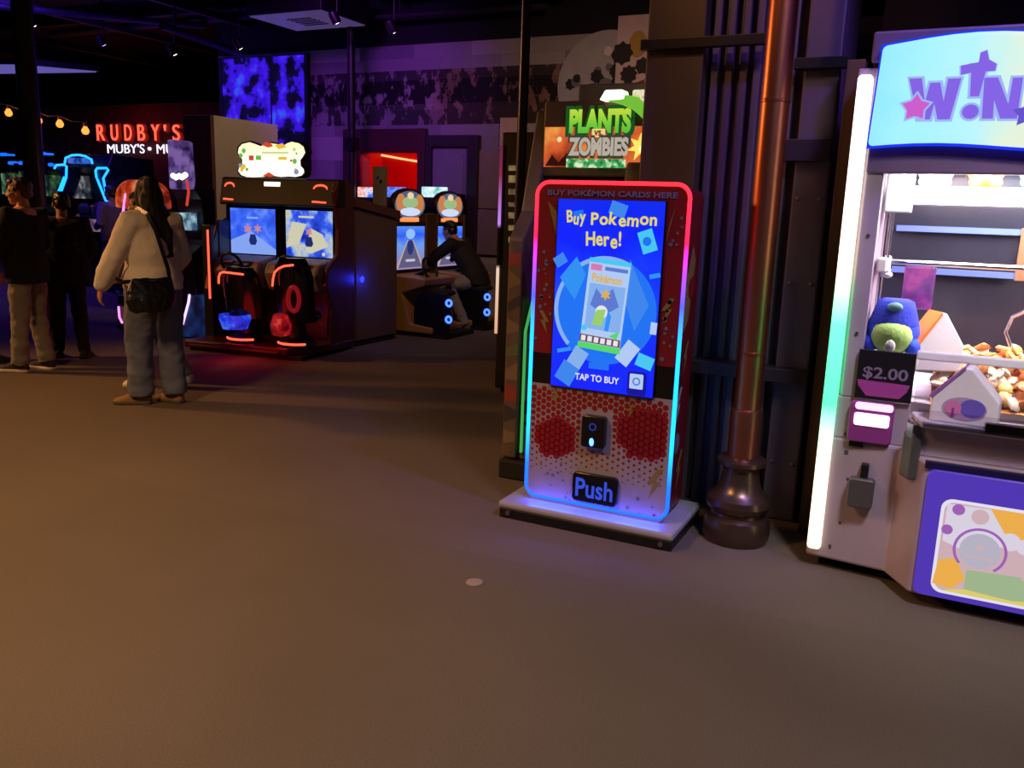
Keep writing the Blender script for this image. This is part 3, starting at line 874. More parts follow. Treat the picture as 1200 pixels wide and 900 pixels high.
# inside of the case
Z_SH = at_y(1075, 219, 4.06).z
mb = MB(); mb.box(-0.235, CX1 - 0.06, 4.66, 4.72, 0.6, 1.78)
part('back_wall', mb, mat('slate_mirror', '262632', 0.25, 0.2, var=0.3, scale=3), C)
mb = MB(); mb.box(-0.235, CX1 - 0.06, 3.84, 4.66, 0.62, 0.78)
part('prize_bed', mb, mat('white_bed', 'd8d4da', 0.5), C)
mb = MB(); mb.box(-0.21, CX1 - 0.08, 3.88, 4.6, 1.745, 1.765)
part('case_lamp', mb, emit('case_white', 'fff4ff', 3.0), C)
lamp('AREA', 'case_lamp_light', (0.35, 4.2, 1.73), (0.35, 4.2, 0), 42, 'fff2f6', 0.9, size_y=0.6)
lamp('AREA', 'case_front_lamp', (0.35, 3.835, 1.69), (0.35, 4.25, 1.15), 22, 'fff2f6', 1.0, size_y=0.03)
mb = MB(); mb.box(-0.235, CX1 - 0.06, 3.795, 3.805, 0.985, 1.70)
part('front_glass', mb, glass('case_glass'), C)
mb = MB(); mb.box(-0.19, CX1 - 0.07, 3.97, 4.16, Z_SH - 0.075, Z_SH)
part('corner_bracket', MB().box(-0.225, -0.12, 3.90, 3.96, Z_SH - 0.11, 1.73), mat('grey_bracket', 'a8b4bc', 0.4), C, bev=0.006)
part('prize_shelf', mb, M['white_plastic'], C, bev=0.006, label='white prize shelf under the lid')
# gantry
mb = MB(); mb.tube([(-0.21, 4.15, 1.335), (CX1 - 0.07, 4.15, 1.335)], 0.012, 10); mb.tube([(-0.21, 3.95, 1.66), (-0.21, 3.95, 1.05)], 0.01, 8); mb.tube([(-0.19, 3.95, 1.66), (-0.19, 3.95, 1.35)], 0.006, 8)
part('gantry_rail', mb, M['chrome'], C, smooth=50)
mb = MB(); mb.box(-0.225, -0.185, 3.87, 4.2, 1.30, 1.36)
for k in range(4):
    mb.ell((-0.205 + 0.008 * k, 3.90, 1.345 - 0.018 * k), (0.02, 0.02, 0.014))
part('gantry_carriage', mb, M['white_plastic'], C, bev=0.008)
cl = (0.40, 4.12)
mb = MB(); mb.box(cl[0] - 0.07, cl[0] + 0.07, cl[1] - 0.06, cl[1] + 0.06, 1.36, 1.44)
mb.tube([(cl[0] + 0.035 * cos(a * 0.55), cl[1] + 0.035 * sin(a * 0.55), 1.36 - a * 0.0022) for a in range(60)], 0.009, 6)
clw = part('claw', mb, M['white_plastic'], C, smooth=50, label='white coil and claw hanging from the rail')
mb = MB(); mb.lathe([(0.0, 1.15), (0.05, 1.16), (0.055, 1.2), (0.03, 1.23), (0, 1.235)], (cl[0], cl[1], 0), 20)
part('claw_hub', mb, M['chrome'], clw, smooth=40)
for k in range(3):
    a = 2 * pi * k / 3 + 0.4; c_, s_ = cos(a), sin(a)
    mb = MB(); mb.tube([(cl[0] + r * c_, cl[1] + r * s_, z) for r, z in ((0.04, 1.17), (0.11, 1.13), (0.13, 1.06), (0.09, 0.99), (0.03, 0.97))], 0.009, 8)
    part('claw_prong', mb, M['chrome'], clw, smooth=50)
# inner cabinet seen through the case: lit window frame and magenta box
mb = MB()
for (z) in (1.28, 1.48):
    mb.box(-0.2, 0.42, 4.63, 4.655, z - 0.014, z + 0.014)
part('back_rail', mb, mat('blue_steel', '6a80c8', 0.3, 0.4), C)
mb = MB(); mb.box(0.33, 0.37, 4.62, 4.655, 1.26, 1.5)
part('back_post', mb, mat('copper_post', '9a6a4c', 0.4, 0.3), C)
mb = MB(); mb.box(-0.13, 0.0, 4.3, 4.42, 1.12, 1.32)
part('magenta_lamp_box', mb, emit_noise('magenta_glow', 12, [(0.3, '50206a'), (0.5, '9038a8'), (0.65, 'd048b0')], 0.8), C, bev=0.015)
# tray
clear = glass('clear_acrylic', 'f2eff6', 0.16)
mb = MB()
mb.box(0.0, CX1 - 0.02, 3.59, 3.60, 0.735, 0.80)
mb.box(-0.02, CX1 - 0.02, 3.795, 3.803, 0.79, 0.97)
part('tray_window', mb, clear, C)
mb = MB(); mb.prism([(-0.02, 3.775), (0.02, 3.60), (CX1 - 0.02, 3.60), (CX1 - 0.02, 3.8), (-0.02, 3.8)], (0, 0, 0.727), (1, 0, 0), (0, 1, 0), (0, 0, 1), 0.022)
part('tray', mb, M['white_plastic'], C, bev=0.006, label='pale tray below the glass')
mb = MB(); mb.box(-0.03, CX1 - 0.02, 3.785, 3.815, 0.965, 1.0)
part('tray_lip', mb, mat('white_lip', 'f4f2f6', 0.3), C, bev=0.006)
mb = MB(); mb.box(0.235, CX1 - 0.05, 3.592, 3.63, 0.742, 0.775)
part('tray_slot', mb, M['black'], C)
# price card
mb = MB(); mb.box(-0.245, -0.03, 3.755, 3.772, 0.785, 0.99)
pc = part('price_card', mb, mat('black_card', '15131a', 0.4), C, bev=0.002, label='black card with a price')
pn = Pan((0, 3.754, 0), (1, 0, 0), (0, 0, 1), (0, -1, 0))
pn.txt('$2.00', -0.222, -0.052, 0.868, 0.922, mat('grey_ink', '7a6c88', 0.5), 0.02)
pn.P([(-0.24, 0.865 - 0.0), (-0.04, 0.86), (-0.05, 0.83), (-0.075, 0.80), (-0.2, 0.80), (-0.235, 0.84)], mat('magenta_ink', 'a04090', 0.5))
part('price_lettering', pn, None, pc)
# card reader
mb = MB(); mb.prism(rrect(-0.255, -0.085, 0.60, 0.775, 0.02), (0, 3.745, 0), (1, 0, 0), (0, 0, 1), (0, 1, 0), 0.04)
cr_ = part('card_reader', mb, mat('magenta_plastic', '8a3a84', 0.35), C, bev=0.006, smooth=40)
mb = MB(); mb.prism(rrect(-0.235, -0.10, 0.675, 0.727, 0.01), (0, 3.738, 0), (1, 0, 0), (0, 0, 1), (0, 1, 0), 0.012)
part('reader_display', mb, emit('reader_white', 'ffe0ff', 2.2), cr_, label='glowing white reader display')
mb = MB(); mb.prism(rrect(-0.235, -0.09, 0.742, 0.772, 0.012), (0, 3.738, 0), (1, 0, 0), (0, 0, 1), (0, 1, 0), 0.012)
part('reader_lamp', mb, emit('reader_pink', 'ffb0f0', 2.0), cr_, label='glowing pink reader lamp')
mb = MB(); mb.box(-0.245, -0.19, 3.765, 3.785, 0.575, 0.605)
part('card_slot', mb, M['black'], C)
# locks
lock_m = mat('grey_lock', '5c5a58', 0.45, 0.4)
mb = MB(); mb.prism(rrect(-0.225, -0.125, 0.325, 0.45, 0.015), (0, 3.715, 0), (1, 0, 0), (0, 0, 1), (0, 1, 0), 0.055)
lk = part('lock', mb, lock_m, C, bev=0.005, smooth=40, label='grey lock box on the lower cabinet')
mb = MB(); mb.box(-0.185, -0.155, 3.74, 3.785, 0.44, 0.51)
part('lock_hasp', mb, M['black'], lk, bev=0.003)
RC = Matrix.Rotation(atan2(-0.17, 0.1), 3, 'Z')
mb = MB(); mb.obox((-0.005, 3.66, 0.60), (0.075, 0.04, 0.19), RC)
lk = part('lock', mb, lock_m, C, bev=0.008, label='grey lock on the slanted corner')
mb = MB(); mb.obox((-0.008, 3.655, 0.70), (0.05, 0.03, 0.06), RC)
part('lock_hasp', mb, M['steel'], lk, bev=0.004)
# scuffs
for (x, z, w, h) in ((-0.26, 0.53, .03, .02), (-0.24, 0.42, .02, .012), (-0.25, 0.22, .012, .012), (-0.12, 0.62, .02, .01), (-0.28, 0.1, .012, .02)):
    yy = 3.79 - (x + 0.372) * 0.0932 - 0.0015
    mb = MB(); mb.box(x, x + w, yy, yy + 0.002, z, z + h)
    part('scuff_mark', mb, M.setdefault('scuff', mat('scuff', '55474c', 0.8)), cb)
# prize door
vio = emit('door_violet', '5a3cc8', 0.75)
mb = MB(); mb.prism(rrect(0.065, CX1 - 0.02, 0.06, 0.575, 0.03), (0, 3.572, 0), (1, 0, 0), (0, 0, 1), (0, 1, 0), 0.02)
pd = part('prize_door', mb, vio, C, bev=0.006, smooth=40, label='glowing violet prize door')
mb = MB(); mb.box(0.05, CX1 - 0.02, 3.58, 3.61, 0.575, 0.60)
part('door_gap', mb, mat('dark_blue_gap', '1a1448', 0.4), C)
pn = Pan((0, 3.571, 0), (1, 0, 0), (0, 0, 1), (0, -1, 0))
wv = {n: emit('sticker_' + n, c, 0.95) for n, c in dict(white='dcd4e4', orange='f0b04c', peach='e0a890', green='a0b890', grey='b8b4c4', purple='a060b8', yellow='e0d070', blush='d0b0b8', edge='e8e4f4').items()}
X0, X1, Z0, Z1 = 0.125, 0.86, 0.085, 0.47
pn.P(rrect(X0, X1, Z0, Z1, 0.04), wv['edge']); pn.P(rrect(X0 + .012, X1 - .012, Z0 + .012, Z1 - .012, 0.035), wv['blush'])
pn.P([(X0 + .02, Z1 - .02), (0.33, Z1 - .015), (0.37, 0.33), (0.26, 0.26), (X0 + .02, 0.3)], wv['white'])
pn.P([(0.29, Z1 - .012), (0.72, Z1 - .012), (0.7, 0.38), (0.56, 0.34), (0.47, 0.36), (0.36, 0.35)], wv['orange'])
pn.P([(0.13, 0.12), (0.14, 0.22), (0.2, 0.24), (0.24, 0.16), (0.2, 0.11)], wv['orange']); pn.P([(0.24, Z0 + .014), (0.24, 0.2), (0.42, 0.21), (0.5, 0.12), (0.46, Z0 + .014)], wv['green'])
pn.P([(0.16, Z0 + .013), (0.24, 0.12), (0.4, 0.11), (0.55, 0.13), (0.6, Z0 + .013)], wv['yellow']); pn.disc(0.37, 0.34, 0.035, wv['white']); pn.disc(0.42, 0.33, 0.03, wv['white']); pn.disc(0.48, 0.33, 0.03, wv['white'])
pn.disc(0.185, 0.435, 0.022, wv['purple']); pn.disc(0.26, 0.42, 0.03, wv['blush']); pn.disc(0.155, 0.35, 0.02, wv['purple'])
pn.ring(0.275, 0.285, 0.082, 0.092, wv['purple'], -0.9, 3.9); pn.disc(0.275, 0.285, 0.07, wv['grey']); pn.rect(0.225, 0.325, 0.255, 0.262, wv['blush']); pn.disc(0.275, 0.3, 0.012, wv['blush'])
part('door_sticker', pn, None, pd, label='coloured backlit sticker on the prize door')

# prizes in the case -----------------------------------------------------------


def plush(name, label, c, s, body, belly, group=None, eyes=True, lay=False):
    t = thing(name, label, 'plush toy', c, 0, group)
    b = MB(); b.ell((0, 0, 0.45 * s), (0.42 * s, 0.36 * s, 0.45 * s)); b.ell((0, -0.02 * s, 0.95 * s), (0.36 * s, 0.32 * s, 0.30 * s))
    for sx in (-1, 1):
        b.ell((sx * 0.24 * s, 0, 1.2 * s), (0.11 * s, 0.07 * s, 0.13 * s)); b.ell((sx * 0.42 * s, -0.12 * s, 0.5 * s), (0.12 * s, 0.14 * s, 0.2 * s)); b.ell((sx * 0.22 * s, -0.3 * s, 0.12 * s), (0.15 * s, 0.2 * s, 0.12 * s))
    part('body', b, body, t, smooth=60, local=True)
    b = MB(); b.ell((0, -0.2 * s, 0.47 * s), (0.30 * s, 0.2 * s, 0.33 * s))
    part('belly', b, belly, t, smooth=60, local=True)
    for sx in (-1, 1):
        b = MB(); b.ell((sx * 0.13 * s, -0.31 * s, 1.0 * s), (0.045 * s, 0.03 * s, 0.05 * s))
        part('eye', b, M['black_gloss'], t, smooth=60, local=True)
    return t


pw = mat('white_plush', 'f2eef4', 0.9, bump=0.3); po = mat('orange_plush', 'f0a040', 0.9, bump=0.3); pb = mat('sky_plush', '50b4f0', 0.9, bump=0.3)
pbl = mat('blue_plush', '3450f0', 0.9, bump=0.3); pgr = mat('green_plush', 'bce884', 0.9, bump=0.3); pink_m = mat('pink_plush', 'e89060', 0.9)
z_sh = Z_SH
plush('plush_toy', 'white plush toy on the high shelf at the left end inside the claw machine', (-0.05, 4.06, z_sh), 0.17, pw, pw)
plush('plush_toy', 'orange plush toy on the high shelf inside the claw machine, second from left', (0.135, 4.06, z_sh), 0.165, po, pw)
plush('plush_toy', 'sky blue plush toy on the high shelf inside the claw machine, at right', (0.325, 4.06, z_sh), 0.19, pb, pw)
t = thing('plush_toy', 'round blue plush toy with a green belly and hood sitting above the black price card', 'plush toy', (-0.135, 3.925, 0.957))
b = MB(); b.ell((0, 0, 0.10), (0.105, 0.085, 0.10)); b.ell((-.085, -.02, .04), (.03, .05, .04)); b.ell((.085, -.02, .04), (.03, .05, .04))
part('body', b, pbl, t, smooth=60, local=True)
b = MB(); b.ell((0, -.045, 0.085), (0.082, 0.055, 0.078))
bl_ = part('belly', b, pgr, t, smooth=60, local=True)
b = MB(); b.eloft([((0, 0, .13), X0_, Y0_, .10, .085), ((0, 0, .19), X0_, Y0_, .082, .075), ((0, 0, .225), X0_, Y0_, .07, .06), ((0, 0, .235), X0_, Y0_, .05, .04)], 20)
part('hood', b, mat('deep_blue_plush', '2434b0', 0.9, bump=0.3), t, smooth=50, local=True)
b = MB(); b.ell((0, -.068, .205), (.03, .012, .02))
part('hood_badge', b, mat('sage_plush', '6c9aa0', 0.9), t, smooth=60, local=True)
b = MB(); b.ell((0, -.098, .045), (.02, .008, .028))
part('muzzle', b, pw, t, smooth=60, local=True)
mb = MB(); mb.box(-0.232, -0.035, 3.815, 4.03, 0.93, 0.957)
part('ledge', mb, M['white_plastic'], C)


def gable_box(label, c, rz, w, d, h, wall, roof, win):
    t = thing('gable_prize_box', label, 'prize box', c, rz, None)
    b = MB(); b.prism([(-w / 2, 0), (w / 2, 0), (w / 2, h * 0.45), (w * 0.05, h * 0.98), (-w * 0.05, h * 0.98), (-w / 2, h * 0.45)], (0, -d / 2, 0), (1, 0, 0), (0, 0, 1), (0, 1, 0), d)
    part('body', b, wall, t, bev=0.008, local=True)
    b = MB()
    b.prism([(-w / 2 - .008, h * .44), (-w * .05 - .004, h * 1.0), (-w * .05, h * .96), (-w / 2, h * .40)], (0, -d / 2 - .004, 0), (1, 0, 0), (0, 0, 1), (0, 1, 0), d + .008)
    part('roof_flap', b, roof, t, local=True)
    if win:
        pn = Pan((0, -d / 2 - 0.0012, 0), (1, 0, 0), (0, 0, 1), (0, -1, 0))
        pn.disc(0.0, h * 0.28, w * 0.33, win[0], h * 0.2); pn.disc(w * 0.12, h * 0.3, w * 0.19, win[1], h * 0.16); pn.disc(-w * 0.16, h * .28, w * 0.12, win[2]); pn.rect(-w * .18, -w * .14, h * .12, h * .28, win[3])
        part('printed_window', pn, None, t, local=True)
    return t


w_box = mat('white_card', 'eeeaf0', 0.4); pu_box = mat('purple_card', '9a62b0', 0.4); or_box = mat('orange_card', 'f08838', 0.4)
gable_box('white gable prize box with purple edge and printed window standing in the front tray', (0.165, 3.695, 0.75), -0.12, 0.235, 0.12, 0.225, w_box, pu_box, (mat('lilac_ink', 'b8a0c8', 0.4), mat('blue_ink', '7060c8', 0.4), mat('rose_ink', 'd880b8', 0.4), mat('plum_ink', '9040a0', 0.4)))
gable_box('white gable prize box with an orange edge leaning behind the tray lip', (0.03, 3.98, 0.90), 0.5, 0.2, 0.1, 0.25, w_box, or_box, None)
gable_box('white prize box with orange printing on the candy heap at far right', (0.55, 4.02, 0.93), -0.3, 0.26, 0.14, 0.22, w_box, or_box, (or_box, or_box, or_box, or_box))
# candy packets heaped behind the tray window
cand = [mat('orange_foil', 'f0a060', 0.35, var=0.3, scale=30), mat('cream_foil', 'f4e4c4', 0.35, var=0.2, scale=30), mat('yellow_foil', 'f0d878', 0.35, var=0.2, scale=30)]
cname = ['orange', 'cream', 'yellow']
protos = []
for i, m in enumerate(cand):
    b = MB()
    R_ = [[V((sx * 0.026 * w, -0.02 + 0.04 * t, sz * 0.011 * w)) for sx, sz in ((-1, 0), (-.7, .8), (.7, .8), (1, 0), (.7, -.8), (-.7, -.8))] for t, w in ((0, 1.0), (0.12, 0.75), (0.3, 1.1), (0.7, 1.1), (0.88, 0.75), (1, 1.0))]
    for r, flat in zip(R_, (1, 0, 0, 0, 0, 1)):
        if flat:
            for p in r:
                p.z *= 0.1
    b.loft(R_)
    protos.append(b.mesh('candy_packet', m, 50))
rnd = random.Random(11)
for i in range(150):
    k = rnd.choice((0, 0, 0, 1, 1, 2))
    o = bpy.data.objects.new('candy_packet', protos[k]); COL.objects.link(o)
    x = rnd.uniform(0.06, 0.68); u = rnd.random()
    top = 0.80 + 0.19 * u
    o.location = (x, 3.835 + 0.32 * u + rnd.uniform(0, .02), top + rnd.uniform(-0.01, 0.02))
    o.scale = (1.25, 1.25, 1.25)
    o.rotation_euler = (rnd.uniform(-1, 1), rnd.uniform(-1, 1), rnd.uniform(0, 6))
    o['label'] = '%s candy packet in the heap behind the claw machine tray window' % cname[k]
    o['category'] = 'candy packet'; o['group'] = '%s candy packets heaped in the claw machine' % cname[k]
b = MB(); b.prism([(3.83, 0.775), (4.3, 0.775), (4.3, 0.95), (4.16, 0.935), (3.83, 0.78)], (0.04, 0, 0), (0, 1, 0), (0, 0, 1), (1, 0, 0), 0.88)
part('prize_ramp', b, cand[0], C)

# ------------------------------------------------------------------ steel column, copper pipe
col_m = mat('taupe_steel_paint', '54463f', 0.5, 0.1, var=0.2, scale=3)
col_g = mat('grey_steel_paint', '625c68', 0.42, 0.3, var=0.2, scale=3)
S = thing('steel_column', 'broad riveted steel column with black straps behind the copper pipe', 'column', (-0.95, 4.6, 0))
mb = MB(); mb.box(-1.41, -0.5, 4.42, 4.95, 0, CEIL)
part('core', mb, col_g, S, bev=0.01)
mb = MB(); mb.box(-1.42, -1.13, 4.3, 4.42, 0, CEIL); 
part('flange', mb, col_m, S, bev=0.01, label='taupe flange')
mb = MB(); mb.box(-0.66, -0.5, 4.32, 4.42, 0, CEIL)
part('flange', mb, col_g, S, bev=0.01, label='grey flange')
mb = MB()
for x in (-1.09, -1.02, -0.95, -0.885):
    mb.box(x - 0.018, x + 0.018, 4.37, 4.42, 0, CEIL)
for x in (-0.80, -0.72):
    mb.box(x - 0.015, x + 0.015, 4.36, 4.42, 0, CEIL)
part('rib', mb, col_g, S, bev=0.006)
mb = MB(); mb.box(-1.44, -0.80, 4.26, 4.30, 2.295, 2.345)
st_ = part('strap', mb, M['black'], S, bev=0.004)
mb = MB(); mb.box(-0.70, -0.46, 4.27, 4.32, 2.18, 2.23)
part('strap', mb, M['black'], S, bev=0.004)
mb = MB(); mb.box(-0.72, -0.5, 4.27, 4.32, 1.77, 1.87)
part('strap', mb, mat('dark_plum_strap', '241c2a', 0.5), S, bev=0.004)
mb = MB(); mb.box(-1.08, -0.49, 4.24, 4.36, 0.72, 0.79)
part('cross_plate', mb, mat('dark_steel_plate', '3a3540', 0.4, 0.4), S, bev=0.006)
mb = MB(); mb.box(-0.46, -0.385, 4.2, 4.3, 0, 2.2)
part('channel', mb, mat('brown_steel', '5e4c3c', 0.5, 0.2), S, bev=0.004, label='brown upright channel')
mb = MB()
for z in (0.3, 1.2, 1.6, 2.6, 3.1):
    for x in (-1.38, -1.17, -0.63, -0.53):
        yy = 4.3 if x < -1 else 4.32
        mb.ell((x, yy, z), (0.012, 0.007, 0.012), seg=10, rings=6)
part('rivet', mb, col_g, S, smooth=60)

PX, PY = -0.712, 3.95
P_ = thing('copper_pipe', 'shiny copper standpipe rising from a ringed bronze foot', 'pipe', (PX, PY, 0))
cop = mat('copper', 'c07a58', 0.36, 1.0, var=0.12, scale=4); cop2 = mat('aged_copper', '9c5f48', 0.35, 0.9, var=0.2, scale=8)
brz = mat('dark_bronze', '6a584c', 0.32, 0.85, var=0.3, scale=10)
mb = MB(); mb.lathe([(0.062, 0.6), (0.062, CEIL)], (PX, PY, 0), 40)
part('pipe', mb, cop, P_, smooth=50)
mb = MB(); mb.lathe([(0.062, 0.40), (0.071, 0.405), (0.072, 0.62), (0.068, 0.635), (0.062, 0.64)], (PX, PY, 0), 40)
part('sleeve', mb, cop2, P_, smooth=30, label='duller copper sleeve')
mb = MB(); mb.lathe([(0.0, 0.0), (0.145, 0.0), (0.155, 0.03), (0.157, 0.075), (0.145, 0.115), (0.122, 0.13), (0.12, 0.145), (0.14, 0.16), (0.15, 0.185), (0.145, 0.215), (0.122, 0.232), (0.105, 0.25), (0.09, 0.29), (0.082, 0.35), (0.088, 0.365), (0.112, 0.375), (0.114, 0.395), (0.10, 0.405), (0.065, 0.41)], (PX, PY, 0), 48)
part('ringed_foot', mb, brz, P_, smooth=28, label='bronze foot of stacked rings')
for z in (0.9, 2.0, 3.2):
    mb = MB(); mb.lathe([(0.062, z - 0.008), (0.065, z - 0.006), (0.065, z + 0.006), (0.062, z + 0.008)], (PX, PY, 0), 40)
    part('joint_ring', mb, cop2, P_, smooth=50)

# ------------------------------------------------------------------ shooter cabinet behind the kiosk
G = thing('shooter_game_cabinet', 'game cabinet with an orange and green lit marquee behind the kiosk', 'arcade cabinet', (-1.78, 4.6, 0))
tan = mat('tan_game_art', '5c4e3e', 0.5, var=0.6, scale=9); dk = mat('brown_game_art', '4c4038', 0.5, var=0.5, scale=6)
mb = MB(); mb.prism([(4.24, 0.1), (5.05, 0.1), (5.05, 2.02), (4.62, 2.02), (4.62, 1.1), (4.5, 0.95), (4.24, 0.85)], (-2.0, 0, 0), (0, 1, 0), (0, 0, 1), (1, 0, 0), 0.5)
part('body', mb, dk, G, bev=0.01)
for x in (-2.1, -1.53):
    mb = MB(); mb.prism([(4.2, 0.12), (5.08, 0.12), (5.08, 2.05), (4.5, 2.05), (4.34, 1.5), (4.2, 1.35)], (x, 0, 0), (0, 1, 0), (0, 0, 1), (1, 0, 0), 0.09)
    part('side_panel', mb, tan, G, bev=0.012, label='tan printed side panel')
mb = MB(); mb.box(-2.11, -1.43, 4.18, 5.08, 0, 0.11)
part('base', mb, M['black_rubber'], G, bev=0.012)
pn = Pan((0, 4.23, 0), (1, 0, 0), (0, 0, 1), (0, -1, 0))
rnd = random.Random(5)
pn.rect(-2.0, -1.54, 0.12, 0.84, tan)
gc = [mat('sand_ink', '7a684c', 0.5), mat('rust_ink', '8a3a2c', 0.5), mat('olive_ink', '5c6a3c', 0.5), mat('smoke_ink', '3a363a', 0.5)]
for _ in range(40):
    pn.star(rnd.uniform(-1.98, -1.58), rnd.uniform(0.15, 0.8), rnd.uniform(0.02, 0.05), rnd.choice(gc), rnd.choice((4, 5, 7)), lift=False)
part('front_art', pn, None, G)
pn = Pan((0, 4.1985, 0), (1, 0, 0), (0, 0, 1), (0, -1, 0))
for k in range(9):
    z_ = 0.2 + 0.125 * k
    pn.P([(-2.092, z_), (-2.018, z_ + rnd.uniform(-.02, .04)), (-2.018, z_ + rnd.uniform(.05, .1)), (-2.092, z_ + rnd.uniform(.04, .11))], gc[(0, 3, 1, 0, 2, 0, 3, 0, 1)[k]], False)
part('edge_art', pn, None, G)
mb = MB(); mb.box(-2.0, -1.85, 4.34, 4.60, 0.95, 1.62); mb.box(-1.69, -1.54, 4.4, 4.60, 0.95, 1.62)
part('screen_surround', mb, tan, G, bev=0.01)
mb = MB(); mb.tube([(-1.985, 4.215, 0.16), (-1.985, 4.215, 0.85), (-1.985, 4.30, 1.02)], 0.009, 8)
part('edge_light', mb, emit('edge_green', '50c060', 0.7), G, smooth=60, label='green glowing edge')
# marquee box
mz = [at_y(637, 148, 4.42), at_y(762, 198, 4.42)]
MX0, MX1, MZ1, MZ0 = mz[0].x, mz[1].x, mz[0].z, mz[1].z
mor = emit_noise('marquee_orange', 7, [(0.3, '8c2c14'), (0.45, 'd8582c'), (0.6, 'f07838'), (0.75, 'ffb050')], 0.85)
mb = MB(); mb.box(MX0, MX1, 4.42, 4.9, MZ0 - 0.045, MZ1 + 0.13)
mq = part('marquee', mb, mat('brown_marquee_case', '5c4c2c', 0.5, var=0.4, scale=8), G, bev=0.01)
pn = Pan((0, 4.419, 0), (1, 0, 0), (0, 0, 1), (0, -1, 0))
pn.rect(MX0 + 0.01, MX1 - 0.005, MZ0 + 0.005, MZ1 - 0.005, mor)
pn.star(MX1 - 0.06, MZ0 + 0.11, 0.075, emit('burst_yellow', 'ffd860', 1.2), 7); pn.disc(MX1 - 0.04, MZ0 + 0.10, 0.025, emit('burst_white', 'fff4c0', 1.6))
pn.disc(MX0 + 0.1, MZ1 - 0.07, 0.014, emit('pale_spot', 'f0d8b0', 1)); pn.P([(MX0 + 0.02, MZ0 + .01), (MX0 + 0.06, MZ0 + 0.07), (MX0 + 0.1, MZ0 + .03), (MX0 + 0.15, MZ0 + .08), (MX0 + 0.2, MZ0 + .01)], emit('soot', '40180c', 0.5))
part('marquee_art', pn, None, mq, label='glowing orange marquee art')
def px_box(x0, y0, x1, y1, y):
    a = at_y(x0, y0, y); b = at_y(x1, y1, y)
    return a.x, b.x, b.z, a.z
YL = 4.40
pn = Pan((0, YL, 0), (1, 0, 0), (0, 0, 1), (0, -1, 0), 0.0006)
# pale halo under each word
g0 = emit('logo_dark_green', '18602c', 0.7); g1 = emit_ramp('logo_green', 'Z', MZ1 - 0.09, MZ1 + 0.10, [(0, '30a838'), (0.5, '70c838'), (1, 'd0e040')], 1.0)
a, b, c, d = px_box(668, 128, 739, 156, YL)
pn.txt('PLANTS', a - .022, b + .022, c - .02, d + .018, g0, 0.11)
pn.txt('PLANTS', a, b, c, d, g1, 0.06)
yb = px_box(694, 151, 709, 161, YL); pn.rect(yb[0], yb[1], yb[2], yb[3], emit('logo_gold', 'f0d080', 1)); pn.txt('vs.', yb[0] + .012, yb[1] - .012, yb[2] + .008, yb[3] - .008, emit('logo_brown', '804018', .5), 0.03)
a, b, c, d = px_box(667, 161, 736, 183, YL)
pn.txt('ZOMBIES', a - .015, b + .015, c - .014, d + .012, emit('logo_stone', '4c443c', 0.7), 0.10)
pn.txt('ZOMBIES', a, b, c, d, emit('logo_grey', 'b8b0a0', 0.95), 0.05)
a, b, c, d = px_box(664, 186, 733, 197, YL)
pn.rect(a, b, c, d, emit_noise('logo_subline', 30, [(0.35, '206838'), (0.5, '48b860'), (0.62, 'e8f4d0')], 0.9))
part('logo_lettering', pn, None, mq, label='green and grey glowing logo words')
# green leaf crest on top and white light box
lf = emit('leaf_green', '80d040', 0.8)
mb = MB()
q = [at_y(x, y, 4.37) for x, y in ((714, 116), (731, 117), (745, 121), (754, 130), (759, 142))]
mb.tube(q, [0.012, 0.026, 0.034, 0.030, 0.010], 12, rounded=True)
part('leaf_crest', mb, lf, G, smooth=60, label='curling lit green leaf on top')
mb = MB(); a, b, c, d = px_box(704, 106, 733, 117, 4.36); mb.prism([(a, c), (b, c), (b - .01, d), (a + .03, d)], (0, 4.34, 0), (1, 0, 0), (0, 0, 1), (0, 1, 0), 0.09)
part('light_box', mb, emit('light_box_white', 'fff6d8', 1.8), G, bev=0.008)
mb = MB(); a, b, c, d = px_box(741, 105, 766, 118, 4.4); mb.box(a, b, 4.4, 4.5, c, d)
part('light_box', mb, emit_noise('light_box_pattern', 25, [(0.4, 'e0d8a0'), (0.55, 'f8f0d0'), (0.65, 'c05040')], 0.9), G, bev=0.008)
mb = MB(); mb.box(MX0 + 0.12, MX1 - 0.1, 4.6, 4.9, MZ1 + 0.13, MZ1 + 0.24)
part('crest_base', mb, mat('grey_crest', '6c645e', 0.6, var=0.3), G, bev=0.01)

# ------------------------------------------------------------------ posts and the slim dark cabinet
mb = MB(); mb.tube([(-2.43, 5.0, 0), (-2.43, 5.0, CEIL)], 0.031, 16)
solo('ceiling_post', mb, mat('gunmetal_post', '3a343a', 0.3, 0.6), 'slim dark metal post rising left of the orange marquee', 'post', (-2.43, 5.0, 0), smooth=60)
mb = MB(); mb.tube([(-7.60, 10.15, 0), (-7.60, 10.15, CEIL)], 0.055, 14); mb.box(-7.68, -7.52, 10.07, 10.23, 2.25, 2.42)
solo('ceiling_post', mb, M['black'], 'thin black post in front of the comic mural beside the red doorway', 'post', (-7.60, 10.15, 0), smooth=50)
pp = at_y(30, 100, 6.15)
mb = MB(); mb.lathe([(0.102, 0), (0.102, CEIL)], (pp.x + 0.03, 6.15, 0), 28); mb.lathe([(0.15, 0), (0.15, 0.03), (0.11, 0.05)], (pp.x + 0.03, 6.15, 0), 28)
solo('ceiling_post', mb, mat('bronze_post', '4a4038', 0.3, 0.6), 'round dark column at far left behind the man in the black sweater', 'post', (pp.x + .03, 6.15, 0), smooth=50)

